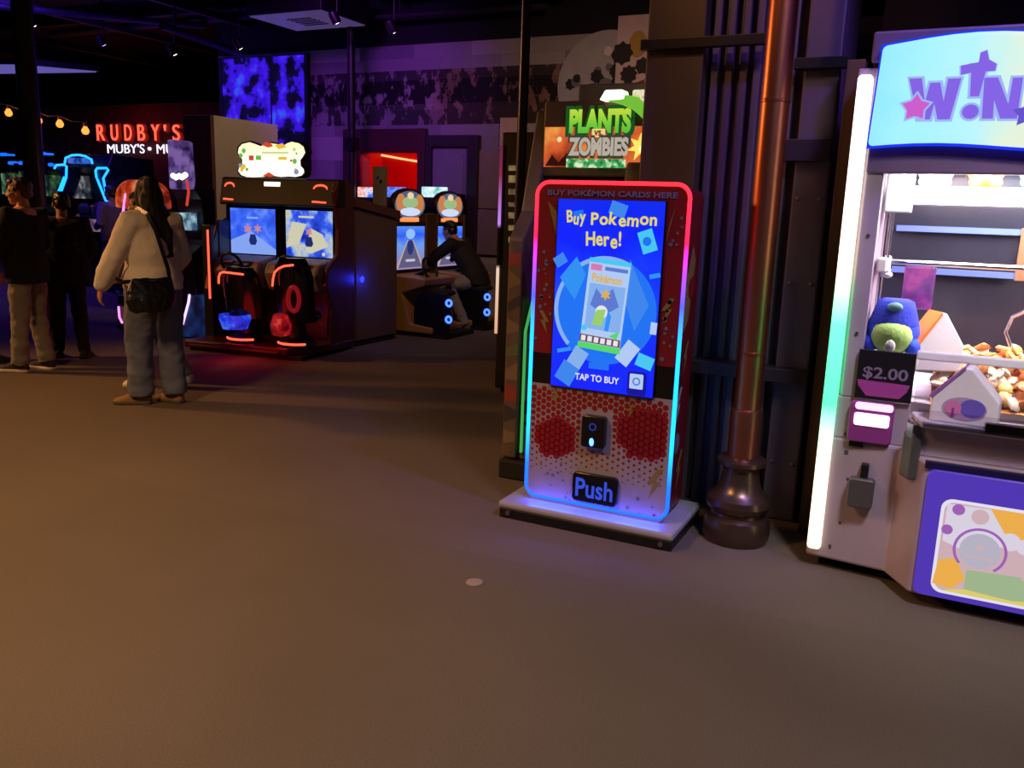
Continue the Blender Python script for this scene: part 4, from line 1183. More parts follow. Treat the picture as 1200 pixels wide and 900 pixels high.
D = thing('slim_dark_cabinet', 'tall slim black cabinet with a thin light strip down its edge', 'cabinet', (-2.9, 6.6, 0))
mb = MB(); mb.box(-3.2, -2.62, 6.22, 7.0, 0.04, 2.1)
part('body', mb, M['black'], D, bev=0.015)
mb = MB(); mb.box(-3.16, -2.66, 6.26, 6.96, 0, 0.05)
part('base', mb, M['black_rubber'], D)
st2 = emit_ramp('edge_strip', 'Z', 0.45, 2.1, [(0, 'f0b080'), (0.35, 'ffd8c0'), (0.37, '000000'), (0.55, '000000'), (0.57, 'd090ff'), (0.8, '902850'), (1, '50203c')], 0.9)
mb = MB(); mb.box(-3.205, -3.185, 6.205, 6.222, 0.5, 2.0)
part('edge_strip', mb, st2, D, label='thin glowing strip, orange below and purple above')
mb = MB(); rnd = random.Random(9)
for k in range(7):
    a = at_y(596, 200 + 14 * k, 6.21)
    mb.box(a.x, a.x + rnd.uniform(0.07, 0.13), 6.205, 6.222, a.z, a.z + rnd.uniform(0.03, 0.06))
part('lit_button', mb, emit_noise('button_glow', 9, [(0.35, '50402c'), (0.6, 'b09060')], 0.6), D, label='row of dim amber windows')

# ------------------------------------------------------------------ twin racing cabinet
RC_ = thing('twin_racing_cabinet', 'twin-seat racing game with two blue screens, red light strips and a glowing cream topper', 'arcade cabinet', (-5.98, 6.28, 0), radians(7.5))
rb = mat('oxblood_cabinet', '420c10', 0.35, var=0.5, scale=7, coat=0.3); redl = emit('red_strip', 'ff5038', 2.4); redg = emit('red_glow', 'e01820', 0.8)
mb = MB(); mb.prism([(-0.74, 0.0), (0.44, 0.03), (0.6, 0.22), (0.66, 0.5), (0.66, 1.0), (-0.74, 1.0)], (0, 0, 0.035), (1, 0, 0), (0, 1, 0), (0, 0, 1), 0.075)
fp_ = part('floor_platform', mb, rb, RC_, bev=0.015, local=True)
mb = MB(); mb.box(-0.68, -0.3, -0.006, 0.0, 0.06, 0.075); mb.box(-0.2, 0.36, -0.004, 0.03, 0.06, 0.075)
part('platform_trim', mb, mat('brass_trim', '7a5a38', 0.4, 0.5), fp_, local=True)
mb = MB(); mb.box(-0.7, 0.6, 0.04, 0.96, 0, 0.04)
part('plinth', mb, M['black_rubber'], fp_, local=True)
mb = MB(); mb.box(-0.74, 0.60, 0.78, 0.98, 0.1, 1.74); mb.box(-0.74, -0.70, 0.55, 0.8, 0.1, 1.3)
part('body', mb, rb, RC_, bev=0.015, local=True)
mb = MB(); mb.prism([(0.48, 0.1), (0.98, 0.1), (0.98, 1.66), (0.86, 1.74), (0.66, 1.73), (0.60, 1.62), (0.68, 1.25), (0.66, 1.0), (0.45, 0.86), (0.42, 0.7), (0.52, 0.45)], (0.60, 0, 0), (0, 1, 0), (0, 0, 1), (1, 0, 0), 0.055)
sp_ = part('side_panel', mb, mat('oxblood_side_art', '56181a', 0.4, var=0.7, scale=5), RC_, bev=0.012, local=True)
mb = MB(); mb.prism([(0.40, 0.1), (0.80, 0.1), (0.80, 1.35), (0.55, 1.25), (0.40, 0.9)], (-0.75, 0, 0), (0, 1, 0), (0, 0, 1), (1, 0, 0), 0.04)
part('side_panel', mb, rb, RC_, bev=0.012, local=True)
for xx, zz0, zz1 in ((-0.665, 0.5, 1.2),):
    mb = MB(); mb.tube([(xx, 0.33, zz0), (xx, 0.33, 0.68), (xx, 0.33, 0.95), (xx, 0.33, zz1)], 0.010, 8); 
    part('light_strip', mb, redl, RC_, smooth=60, local=True, label='upright red light strip')
    mb = MB(); mb.box(-0.75, -0.64, 0.34, 0.4, 0.1, 1.25)
    part('strip_post', mb, M['black'], RC_, bev=0.01, local=True)
pn = Pan((-0.70, 0.34, 0.66), (1, 0, 0), (0, 0, 1), (0, -1, 0)); pn.P([(-0.035, -.06), (0.0, 0.09), (0.02, -0.06)], mat('amber_print', 'b08850', 0.5))
part('printed_arrow', pn, None, RC_, local=True)
mb = MB(); mb.prism([(0.62, 1.46), (0.80, 1.46), (0.80, 1.74), (0.68, 1.74)], (-0.74, 0, 0), (0, 1, 0), (0, 0, 1), (1, 0, 0), 1.40)
hd = part('header', mb, mat('dark_oxblood_header', '0e0506', 0.5, var=0.6, scale=9), RC_, bev=0.02, local=True)
for cx in (-0.63, 0.45):
    w = 0.055 if cx < 0 else 0.075
    mb = MB()
    mb.tube([(cx - w, 0.637, 1.515), (cx + w, 0.637, 1.51)], 0.011, 8, rounded=True)
    part('header_light', mb, redl, hd, smooth=60, local=True, label='red glowing bar')
    mb = MB(); mb.tube([(cx + w * cos(a), 0.665, 1.645 + 0.035 * sin(a)) for a in [pi * k / 8 for k in range(9)]], 0.010, 8, rounded=True)
    part('header_light', mb, redl, hd, smooth=60, local=True, label='red glowing arc')
mb = MB(); mb.box(-0.21, -0.02, 0.655, 0.69, 1.655, 1.70)
part('header_label', mb, emit('label_white', 'ffe8d8', 1.6), hd, bev=0.006, local=True)
s1 = emit_noise('race_screen_blue', 6, [(0.3, '2848d8'), (0.5, '3c6cff'), (0.62, '6a90ff'), (0.75, 'b0b8e8')], 0.95)
s2 = emit_noise('race_screen_bright', 5, [(0.3, '0c20a0'), (0.46, '2c58f0'), (0.54, '90b0f0'), (0.62, 'd0d0b0'), (0.75, '4470f0')], 0.95)
pinkish = emit('car_pink', 'd08ca0', .9); cargrey = emit('car_navy', '20307c', .8); pale_y = emit('track_cream', 'd8d4b8', .9); paleb = emit('track_blue', '88a8f8', .95)
for nm, x0, x1, m_ in (('a', -0.70, -0.125, s1), ('b', -0.02, 0.55, s2)):
    mb = MB(); mb.box(x0 - 0.045, x1 + 0.045, 0.74, 0.79, 0.90, 1.47)
    f = part('screen_bezel', mb, M['black_gloss'], RC_, bev=0.008, local=True)
    pn = Pan(((x0 + x1) / 2, 0.7385, 1.19), (1, 0, 0), (0, 0, 1), (0, -1, 0))
    h = (x1 - x0) / 2 - 0.01
    pn.rect(-h, h, -0.235, 0.235, m_)
    if nm == 'a':
        pn.P([(-h, -0.1), (-0.02, 0.0), (h, -0.18), (h, -0.235), (-h, -0.235)], paleb); pn.star(-0.06, 0.02, 0.06, pinkish, 6); pn.star(0.06, 0.03, 0.055, pinkish, 6); pn.P([(-0.05, -0.1), (-0.03, -0.03), (0.03, -0.03), (0.05, -0.1), (0.03, -0.14), (-0.03, -0.14)], cargrey)
        pn.rect(-0.07, 0.07, 0.13, 0.15, paleb)
    else:
        pn.P([(-h, -0.15), (-0.2, 0.12), (-0.03, 0.1), (-0.12, -0.1)], pale_y); pn.P([(0.02, 0.06), (0.16, 0.0), (0.22, -0.12), (0.02, -0.2), (-0.05, -0.18)], pale_y); pn.star(0.0, 0.02, 0.05, pinkish, 6); pn.P([(-0.05, -0.1), (-0.03, -0.03), (0.03, -0.03), (0.05, -0.1), (0.03, -0.13), (-0.03, -0.13)], cargrey)
        pn.disc(0.17, -0.2, 0.02, pale_y); pn.rect(-0.12, 0.06, 0.16, 0.18, pale_y)
    part('screen', pn, None, f, local=True, label='glowing race screen')
# scalloped topper
RZ_ = Matrix.Rotation(radians(7.5), 3, 'Z')
def at_local(px, py, ly):
    d = RZ_.inverted() @ ray(px, py); o_ = RZ_.inverted() @ (CAM_O - RC_.location)
    return o_ + d * ((ly - o_.y) / d.y)
tp = []
for x_, y_ in ((215, 90), (218, 70), (232, 55), (262, 48), (285, 56), (305, 64), (345, 52), (372, 56), (395, 64), (412, 52), (430, 46), (458, 52), (477, 66), (484, 90), (474, 108), (464, 122), (466, 145), (478, 158), (480, 172), (470, 184), (445, 190), (420, 188), (385, 190), (350, 184), (310, 190), (280, 191), (250, 190), (228, 182), (216, 166), (220, 152), (232, 140), (232, 118), (222, 104)):
    p = at_local(210 + x_ / 3.214, 150 + y_ / 3.214, 0.77); tp.append((p.x, p.z))
for k in range(0):
    a = 2 * pi * k / 48
    r = 1.0 + 0.05 * cos(4 * a) * (1 if True else 0) + 0.03 * cos(12 * a)
    cx_, sz_ = abs(cos(a)) ** 0.35 * (1 if cos(a) >= 0 else -1), abs(sin(a)) ** 0.35 * (1 if sin(a) >= 0 else -1)
    waist = 1 - 0.10 * max(0, 1 - abs(sz_) * 1.4)
    tp.append((-0.225 + 0.415 * cx_ * r * waist * 0.98, 1.925 + 0.19 * sz_ * r * (1 - 0.07 * max(0, 1 - abs(cx_) * 1.6))))
mb = MB(); mb.prism(tp, (0, 0.77, 0), (1, 0, 0), (0, 0, 1), (0, 1, 0), 0.10)
tpp = part('topper', mb, mat('dark_topper_case', '1c1410', 0.4), RC_, bev=0.012, local=True)
tcm = emit_ramp('topper_cream', 'Z', 1.74, 2.1, [(0, 'fffde0'), (0.45, 'fffae0'), (0.7, 'fff2c8'), (1, 'f0e0a8')], 1.35)
pn = Pan((0, 0.768, 0), (1, 0, 0), (0, 0, 1), (0, -1, 0))
pn.P([(-0.225 + (x + 0.225) * 0.94, 1.925 + (z - 1.925) * 0.92) for x, z in tp], tcm)
tops = [emit('topper_red', 'd84830', .95), emit('topper_green', '70c050', .9), emit('topper_gold', 'f0b840', 1), emit('topper_blue', '9098c0', .9), emit('topper_sage', 'c8d8a0', 1)]
pn.rect(-0.46, -0.40, 1.915, 1.965, tops[0]); pn.rect(-0.375, -0.31, 1.92, 1.965, tops[1]); pn.P([(-0.30, 2.07), (-0.25, 2.10), (-0.19, 2.09), (-0.16, 2.06), (-0.22, 2.045)], tops[0]); pn.P([(-0.14, 2.07), (-0.05, 2.09), (0.0, 2.05), (-0.1, 2.03)], tops[2]); pn.P([(-0.30, 1.76), (-0.22, 1.80), (-0.14, 1.76), (-0.2, 1.75)], tops[0])
for _ in range(14):
    rr = random.Random(_); pn.disc(rr.choice((rr.uniform(-.58, -.48), rr.uniform(.04, .13))), rr.uniform(1.8, 2.05), rr.uniform(.012, .03), rr.choice(tops), seg=10, lift=False)
pn.rect(-0.30, 0.02, 1.985, 2.005, tops[4]); pn.rect(-0.1, 0.0, 1.925, 1.955, tops[2])
part('topper_art', pn, None, tpp, local=True, label='glowing cream topper art')
# dashboards
dash = mat('mottled_dash', '8a7c84', 0.5, var=0.5, scale=14)
for cx in (-0.41, 0.27):
    mb = MB(); mb.prism([(0.36, 0.80), (0.42, 0.90), (0.70, 0.95), (0.78, 0.9), (0.78, 0.6), (0.45, 0.62)], (cx - 0.31, 0, 0), (0, 1, 0), (0, 0, 1), (1, 0, 0), 0.62)
    db = part('dashboard', mb, dash, RC_, bev=0.03, local=True)
    mb = MB(); mb.tube([(cx + 0.12 * cos(a), 0.36 - 0.05 * sin(a), 0.87 + 0.11 * sin(a)) for a in [2 * pi * k / 24 for k in range(24)]], 0.016, 8, closed=True); mb.tube([(cx - .1, .36, .87), (cx, .40, .87), (cx + .1, .36, .87)], 0.014, 8); mb.tube([(cx, .40, .87), (cx, .5, .85)], 0.03, 10)
    part('steering_wheel', mb, M['black'], db, smooth=50, local=True)
# seats
def race_seat(cx, cy, top, mat_l, hook, lamp_kind):
    b = MB()
    rings = []
    for t in range(15):
        z = 0.36 + (top - 0.36) * t / 14
        f = 1 - 0.35 * max(0, (t - 9) / 5) ** 2
        w = 0.205 * f
        y0 = cy + 0.03 - 0.05 * (t / 14)
        rings.append([V((cx + w * cos(a) * (1.08 if abs(cos(a)) > .9 else 1), y0 + 0.055 * sin(a) - 0.07 * (abs(cos(a)) ** 3) * -1, z)) for a in [2 * pi * k / 20 for k in range(20)]])
    b.loft(rings)
    s_ = part('seat', b, M['black_gloss'], RC_, smooth=50, local=True)
    b = MB(); b.ell((cx, cy + 0.2, 0.40), (0.19, 0.22, 0.075))
    part('seat_cushion', b, M['black_gloss'], s_, smooth=60, local=True)
    b = MB(); b.lathe([(0, 0.11), (0.17, 0.11), (0.18, 0.13), (0.16, 0.17), (0.09, 0.2), (0.08, 0.36)], (cx, cy + 0.12, 0), 32)
    part('pedestal', b, M['black'], s_, smooth=40, local=True)
    b = MB(); b.tube([(cx + 0.185 * cos(a), cy + 0.12 + 0.185 * sin(a), 0.15) for a in [-pi * .5 + x for x in [(-0.95 + 1.9 * k / 14) for k in range(15)]]], 0.011, 8, rounded=True)
    part('base_light', b, redl, s_, smooth=60, local=True, label='red glowing arc at the foot')
    b = MB(); b.tube(hook, 0.010, 8, rounded=True)
    part('edge_light', b, redl, s_, smooth=60, local=True, label='hooked red light strip')
    return s_
YS = 0.06
sL = race_seat(-0.165, 0.12, 0.86, None, [(-0.335, YS - .01, 0.70), (-0.332, YS - .01, 0.76), (-0.315, YS - .01, 0.795), (-0.28, YS - .01, 0.81), (-0.05, YS - .01, 0.80)], 'b')
sR = race_seat(0.43, 0.12, 0.98, None, [(0.275, YS, 0.71), (0.285, YS, 0.78), (0.31, YS - .01, 0.84), (0.36, YS - .015, 0.88), (0.42, YS - .02, 0.905), (0.52, YS - .02, 0.92)], 'r')
blu = emit_noise('blue_bowl_glow', 9, [(0.35, '101880'), (0.55, '2038f0'), (0.7, '4878ff')], 0.8)
b = MB(); b.lathe([(0.06, 0.26), (0.12, 0.26), (0.155, 0.36), (0.15, 0.40), (0.12, 0.40), (0.09, 0.33), (0.06, 0.33)], (-0.165, 0.06, 0), 28)
part('speaker_bowl', b, blu, sL, smooth=40, local=True, label='blue glowing bowl')
b = MB(); b.lathe([(0.05, 0.24), (0.085, 0.25), (0.10, 0.34), (0.07, 0.44), (0.03, 0.46)], (0.40, 0.0, 0), 24)
part('speaker_bowl', b, emit_noise('red_bowl_glow', 9, [(0.4, '500810'), (0.6, 'c01820'), (0.75, 'ff6050')], 0.7), sR, smooth=40, local=True, label='red glowing bowl')
b = MB(); b.tube([(0.535 + 0.06 * cos(a), 0.02, 0.60 + 0.115 * sin(a)) for a in [2 * pi * k / 24 for k in range(24)]], 0.022, 10, closed=True)
part('grab_handle', b, emit('handle_red', 'a01420', 0.55), sR, smooth=60, local=True, label='red glowing oval handle')
lamp('POINT', 'red_strip_glow', (-5.85, 6.05, 0.28), None, 5, 'ff2420', 0.25)

# ------------------------------------------------------------------ big side box behind the racing cabinet, grey board
B = thing('counter_box', 'tall brown box unit with sloped top right of the racing game', 'cabinet', (-5.8, 7.85, 0))
bx = mat('brown_grey_laminate', '6c5648', 0.45, var=0.2, scale=2)
mb = MB(); mb.prism([(7.42, 0.06), (8.19, 0.06), (8.19, 1.36), (7.42, 1.47)], (-6.1, 0, 0), (0, 1, 0), (0, 0, 1), (1, 0, 0), 0.6)
part('body', mb, bx, B, bev=0.01)
mb = MB(); mb.prism([(7.40, 1.475), (8.22, 1.355), (8.22, 1.45), (7.40, 1.57)], (-6.12, 0, 0), (0, 1, 0), (0, 0, 1), (1, 0, 0), 0.645)
part('top_rail', mb, mat('rust_laminate', '6a3f34', 0.5), B, bev=0.008, label='rust brown sloping top')
mb = MB(); mb.box(-6.08, -5.515, 7.44, 8.17, 0, 0.07)
part('plinth', mb, M['black_rubber'], B)
mb = MB(); mb.ell((-5.495, 7.52, 0.72), (0.012, 0.035, 0.035))  # added glowing bead in place of a blue LED's reflection on the box
part('blue_reflection', mb, emit('reflection_blue', '2030ff', 3), B, smooth=60, label='glowing blue spot put in as the reflection of a blue light')
lamp('POINT', 'reflection_glow', (-5.40, 7.52, 0.72), None, 2.2, '2430ff', 0.05)  # added point light that spreads the blue reflection
mb = MB(); mb.box(-5.67, -5.50, 7.95, 7.99, 1.492, 1.92)
bd = solo('grey_sign_board', mb, mat('pale_grey_board', '8a8478', 0.6), 'small blank grey board standing on the brown box in front of the red doorway', 'board', (-5.58, 7.97, 1.47), bev=0.006)
mb = MB()
mb.ell((-5.60, 7.948, 1.80), (0.015, 0.006, 0.015)); mb.ell((-5.56, 7.948, 1.76), (0.02, 0.006, 0.02))
part('sticker', mb, M['black'], bd, smooth=60)

# ------------------------------------------------------------------ two kart racers
def kart(yc, label):
    t = thing('kart_racing_cabinet', label, 'arcade cabinet', (-5.6, yc, 0), 0, 'kart racing cabinets')
    tanp = mat('tan_kart_laminate', 'a87c46', 0.45, var=0.2)
    b = MB(); b.prism([(-0.75, 0.05), (0.42, 0.05), (0.42, 0.12), (0.12, 0.15), (0.0, 0.5), (0.30, 0.6), (0.32, 0.68), (-0.06, 0.70), (-0.22, 0.74), (-0.22, 1.3), (-0.75, 1.3)], (0, -0.36, 0), (1, 0, 0), (0, 0, 1), (0, 1, 0), 0.72)
    part('body', b, tanp, t, bev=0.015, local=True)
    b = MB(); b.box(-0.7, 0.6, -0.33, 0.33, 0, 0.055)
    part('base', b, M['black_rubber'], t, local=True)
    b = MB(); b.box(-0.16, -0.125, -0.36, 0.36, 0.73, 1.32)
    f = part('screen_bezel', b, M['black_gloss'], t, bev=0.006, local=True)
    pn = Pan((-0.124, 0, 1.02), (0, 1, 0), (0, 0, 1), (1, 0, 0))
    pn.rect(-0.32, 0.32, -0.26, 0.25, emit_ramp('kart_sky', 'Z', 0.76, 1.27, [(0, 'a888b8'), (0.3, '8890c8'), (0.55, '70a0f0'), (0.8, '2c60f8'), (1, '5890ff')], 0.95, 0.2, 9))
    pn.P([(-0.26, -0.24), (-0.06, 0.08), (0.06, 0.08), (0.26, -0.24)], emit('kart_road', '6c6890', .75)); pn.P([(-0.30, -0.24), (-0.26, -0.24), (-0.05, 0.08), (-0.06, 0.09)], emit('kart_kerb', 'c8b0a8', .9)); pn.P([(0.30, -0.24), (0.26, -0.24), (0.05, 0.08), (0.06, 0.09)], emit('kart_kerb_b', 'c8b0a8', .9))
    pn.disc(0, 0.0, 0.07, emit('kart_rider', '2c3c80', .8), 0.09); pn.disc(0, 0.16, 0.1, emit('kart_cloud', '90c0ff', 1), 0.06); pn.rect(-0.1, 0.1, -0.17, -0.14, emit('kart_caption', 'd0c8e0', .9))
    part('screen', pn, None, f, local=True, label='glowing kart race screen')
    # round marquee
    b = MB(); b.prism([(0.36 * cos(2 * pi * k / 32), 1.53 + 0.185 * sin(2 * pi * k / 32)) for k in range(32)], (-0.20, 0, 0), (0, 1, 0), (0, 0, 1), (1, 0, 0), 0.07)
    q = part('marquee', b, mat('dark_red_marquee', '3c1418', 0.4), t, bev=0.01, smooth=40, local=True)
    pn = Pan((-0.129, 0, 1.52), (0, 1, 0), (0, 0, 1), (1, 0, 0))
    pn.disc(0, 0, 0.33, emit('kart_marquee_blue', '5c7098', .7), 0.165); pn.disc(-.2, .02, .1, emit('kart_marquee_orange', 'd88850', .85), .11); pn.disc(.2, .02, .1, bpy.data.materials['kart_marquee_orange'], .11); pn.disc(0, 0.03, 0.17, emit('kart_marquee_green', 'a8c890', .85), 0.07); pn.disc(0, -0.08, 0.22, emit('kart_marquee_white', 'd0dcf8', 1.0), 0.05); pn.disc(0, 0.11, 0.07, emit('kart_marquee_cream', 'f0d0a0', 1.0), 0.04)
    part('marquee_art', pn, None, q, local=True, label='glowing round marquee art')
    b = MB(); b.box(-0.17, -0.10, -0.16, 0.16, 1.325, 1.375)
    part('marquee_label', b, emit('kart_label', 'ff8848', 1.4), q, bev=0.008, local=True, label='orange lit label')
    for yy in (-0.37, 0.33):
        b = MB(); b.box(-0.72, -0.10, yy, yy + 0.04, 0.1, 1.42)
        part('side_panel', b, M.setdefault('kart_panel', mat('brown_kart_panel', '5e4026', 0.4)), t, bev=0.01, local=True)
    b = MB(); cc = V((0.16, 0, 0.78)); b.tube([cc + V((-0.05 * sin(a), 0.14 * cos(a), 0.13 * sin(a))) for a in [2 * pi * k / 24 for k in range(24)]], 0.017, 8, closed=True); b.tube([cc + V((0, -.12, 0)), cc + V((-0.02, 0, -0.01)), cc + V((0, .12, 0))], 0.014, 8); b.tube([cc, cc + V((-0.2, 0, -0.1))], 0.03, 10)
    part('steering_wheel', b, M['black'], t, smooth=50, local=True)
    # seat pod
    q = [(0.14, 0.04), (0.64, 0.04), (0.66, 0.3), (0.65, 0.5), (0.60, 0.53), (0.30, 0.53), (0.20, 0.49), (0.15, 0.40)]
    b = MB(); b.prism(q, (0, -0.33, 0), (1, 0, 0), (0, 0, 1), (0, 1, 0), 0.29)
    for v_ in b.v:
        if v_.x > 0.3:
            v_.x -= 0.2 * (v_.y + 0.33) / 0.29
    s_ = part('seat', b, M['black'], t, bev=0.03, local=True)
    b = MB(); b.ell((0.42, -0.185, 0.53), (0.2, 0.14, 0.05))
    part('seat_pad', b, M['black_rubber'], s_, smooth=60, local=True)
    for z in (0.24, 0.43):
        b = MB(); b.tube([(0.63 + 0.035 * cos(a), -0.337, z + 0.035 * sin(a)) for a in [2 * pi * k / 16 for k in range(16)]], 0.014, 8, closed=True)
        part('seat_light', b, emit('seat_blue', '3868ff', 3.0), s_, smooth=60, local=True, label='blue glowing ring')
    return t
k1 = kart(8.80, 'kart racing game with a round lit topper and empty seat, right of the brown box')
k2 = dup(k1, (-5.6, 9.74, 0), 'kart racing game with a round lit topper that the seated man plays')

# ------------------------------------------------------------------ cabinets with small lit tops along the back wall
def lit_cab(px, w, cols, label):
    a = at_y(px, 226, 10.35)
    t = thing('upright_arcade_cabinet', label, 'arcade cabinet', (a.x, 10.35, 0), 0, 'arcade cabinets before the red doorway')
    b = MB(); b.prism([(0.0, 0.0), (0.5, 0.0), (0.5, 1.7), (0.02, 1.7), (0.0, 1.5), (0.12, 1.4), (0.16, 1.05), (-0.08, 0.95), (-0.08, 0.85), (0, 0.8)], (-w / 2, 0, 0), (0, 1, 0), (0, 0, 1), (1, 0, 0), w)
    part('body', b, M['black'], t, bev=0.008, local=True)
    b = MB(); b.box(-w / 2 + .01, w / 2 - .01, -0.02, 0.03, a.z - 0.06, a.z + 0.08)
    part('marquee', b, emit_noise('marquee_small_%d' % px, 9, [(0.35, cols[0]), (0.5, cols[1]), (0.62, cols[2])], 1.1), t, bev=0.01, local=True, label='small glowing marquee')
    b = MB(); b.obox((0, 0.135, 1.225), (w - 0.1, 0.01, 0.32), Matrix.Rotation(-0.11, 3, 'X'))
    part('screen', b, emit_noise('screen_small', 8, [(0.4, '101838'), (0.6, '3050a0')], 0.6), t, local=True)
lit_cab(407, 0.25, ('4060d0', '90a8f0', '5070e0'), 'arcade cabinet with a small blue lit top by the thin black post')
lit_cab(429, 0.30, ('4070f0', 'e8e0f0', 'f08850'), 'arcade cabinet with blue and orange lit top left of the grey board')
lit_cab(463, 0.36, ('3050d0', '7898f8', '4060e0'), 'arcade cabinet with a blue lit top right of the grey board')
lit_cab(509, 0.42, ('3070a0', 'a0e0d8', 'e8f0ff'), 'arcade cabinet with a teal and white lit top between the kart toppers')

# ------------------------------------------------------------------ blue-lit wall mural, its light put in as glow, and mural disc
a = at_y(258, 70, 10.93); b_ = at_y(360, 200, 10.93)
bw = emit_noise('blue_wall_picture', 3.0, [(0.40, '04041a'), (0.475, '0a0838'), (0.495, '2c10c0'), (0.58, '4018f0'), (0.68, '2a60f0')], 0.95, 6)  # blue light falling on the mural, put in as emission
W_ = thing('blue_lit_mural', 'large blue and black mural high on the back wall, its blue light put in as glow', 'screen', (0.5 * (a.x + b_.x), 10.95, b_.z))
mb = MB(); mb.box(a.x, b_.x, 10.93, 10.999, b_.z, a.z)
part('picture', mb, bw, W_)
mb = MB()
xm = a.x + (b_.x - a.x) * 0.6
mb.box(xm - 0.012, xm + 0.012, 10.925, 10.935, b_.z, a.z)
for x in (a.x, b_.x):
    mb.box(x - 0.03, x + 0.03, 10.92, 10.999, b_.z, a.z + 0.02)
mb.box(a.x, b_.x, 10.92, 10.999, a.z, a.z + 0.03)
part('frame', mb, M['black'], W_)

dc = V((-4.13, 10.9, 3.13))
Dm = thing('round_mural_panel', 'round grey mural disc of black and white shapes high behind the orange marquee', 'mural', dc)
mb = MB(); mb.prism([(0.68 * cos(2 * pi * k / 48), 0.68 * sin(2 * pi * k / 48)) for k in range(48)], (dc.x, 10.93, dc.z), (1, 0, 0), (0, 0, 1), (0, 1, 0), 0.07)
part('disc', mb, mat('mural_grey', 'a4a2b0', 0.7, var=0.2, scale=5), Dm, smooth=30)
pn = Pan((dc.x, 10.929, dc.z), (1, 0, 0), (0, 0, 1), (0, -1, 0), 0.0004)
inkm = mat('mural_black', '1e1c22', 0.7); ltm = mat('mural_pale', 'd0c4d0', 0.7); mid = mat('mural_slate', '686878', 0.7)
rnd = random.Random(21)
for _ in range(46):
    r = rnd.uniform(0, 0.56); an = rnd.uniform(0, 2 * pi); s = rnd.uniform(0.05, 0.13)
    pn.star(r * cos(an), r * sin(an), s, rnd.choice((inkm, inkm, ltm, mid)), rnd.choice((7, 8, 9)), rnd.uniform(0.72, 0.95), rnd.uniform(0, 3))
part('disc_art', pn, None, Dm)
Dp = thing('mural_poster', 'pale mural poster with yellow and black blots overlapping the round disc', 'mural', (-3.5, 10.86, 2.9))
mb = MB(); mb.box(-3.98, -2.6, 10.86, 10.90, 2.98, 3.95); mb.box(-3.4, -2.7, 10.90, 11.0, 3.1, 3.8)
part('sheet', mb, mat('poster_mauve', 'c8b0bc', 0.75, var=0.2), Dp)
pn = Pan((-3.7, 10.859, 3.4), (1, 0, 0), (0, 0, 1), (0, -1, 0))
pn.disc(0.0, 0.2, 0.12, mat('poster_ochre', 'a88840', 0.7), 0.16); pn.star(-0.2, 0.1, 0.15, inkm, 8, 0.8); pn.star(0.08, -0.06, 0.11, inkm, 7, 0.8); pn.star(-0.1, -0.16, 0.12, inkm, 9, 0.8); pn.P([(-0.1, -0.30), (0.12, -0.22), (0.1, -0.34), (-0.1, -0.36)], mat('poster_red', '8c2828', 0.7)); pn.rect(-0.25, 0.5, -0.4, -0.38, inkm); pn.star(0.4, 0.1, 0.15, mid, 7)
part('sheet_art', pn, None, Dp)

# ------------------------------------------------------------------ machines on the left
def tube_px(pts, y, r=0.018, m=None):
    b = MB(); b.tube([at_y(px, py, y) for px, py in pts], r, 8, m, rounded=True)
    return b


neon = emit('neon_blue', '1c98ff', 2.4)
YN = 9.55
N_ = thing('neon_arcade_cabinet', 'black arcade cabinet outlined with bright blue neon wings', 'arcade cabinet', (-12.45, YN + 0.4, 0))
mb = MB()
x0, x1 = at_y(82, 240, YN + .05).x, at_y(126, 240, YN + .05).x
mb.prism([(YN + .25, 0.08), (YN + 1.0, 0.08), (YN + 1.0, 2.12), (YN + 0.2, 2.15), (YN + 0.1, 1.95), (YN + 0.4, 1.85), (YN + .45, 1.35), (YN + 0.1, 1.15), (YN + .1, 1.05), (YN + .25, 0.95)], (x0, 0, 0), (0, 1, 0), (0, 0, 1), (1, 0, 0), x1 - x0)
nb = part('body', mb, mat('navy_black_cabinet', '0c0c18', 0.4), N_, bev=0.015)
mb = MB(); mb.box(x0 + .05, x1 - .05, YN + .2, YN + .95, 0, .09)
part('base', mb, M['black_rubber'], N_)
for pts, nm in (([(76, 191), (77, 185), (84, 182), (92, 181.5), (100, 183), (107, 187), (108, 191)], 'arch'), ([(64, 197), (66, 193.5), (75, 193), (78, 195), (77.5, 208), (70, 229)], 'l'), ([(75, 208), (67, 229)], 'l2'), ([(113, 208), (112, 200), (114, 197), (125, 197), (127, 199), (121, 209), (126, 235)], 'r'), ([(114, 210), (124, 235)], 'r2')):
    part('neon_tube', tube_px(pts, YN), neon, N_, smooth=60, label='bright blue neon tube')
for pts in ([(66, 195), (76, 195), (76, 208), (69, 229), (66, 229), (73, 207)], [(114, 199), (125, 199), (120, 209), (125, 234), (121, 228), (114, 208)]):
    q = [at_y(px, py, YN + 0.03) for px, py in pts]
    mb = MB(); mb.prism([(p.x, p.z) for p in q], (0, YN + 0.02, 0), (1, 0, 0), (0, 0, 1), (0, 1, 0), 0.30)
    part('wing_panel', mb, mat('navy_wing', '14204c', 0.4), N_, bev=0.006)
mb = MB(); a = at_y(81, 185, YN + .1); b_ = at_y(105, 192, YN + .1); mb.box(a.x, b_.x, YN + .06, YN + .2, b_.z, a.z)
part('marquee', mb, emit_noise('neon_marquee', 6, [(0.4, '18308c'), (0.55, '4078e8'), (0.68, '8040c0')], 0.8), N_, bev=0.02, label='blue lit marquee')
mb = MB(); a = at_y(86, 206, YN + .42); b_ = at_y(107, 233, YN + .42); mb.box(a.x, b_.x, YN + .38, YN + .44, b_.z, a.z)
part('screen', mb, emit_noise('neon_screen', 5, [(0.4, '1c1c28'), (0.54, '50565c'), (0.62, 'b0b0b4'), (0.7, '48605c')], 0.55), N_)
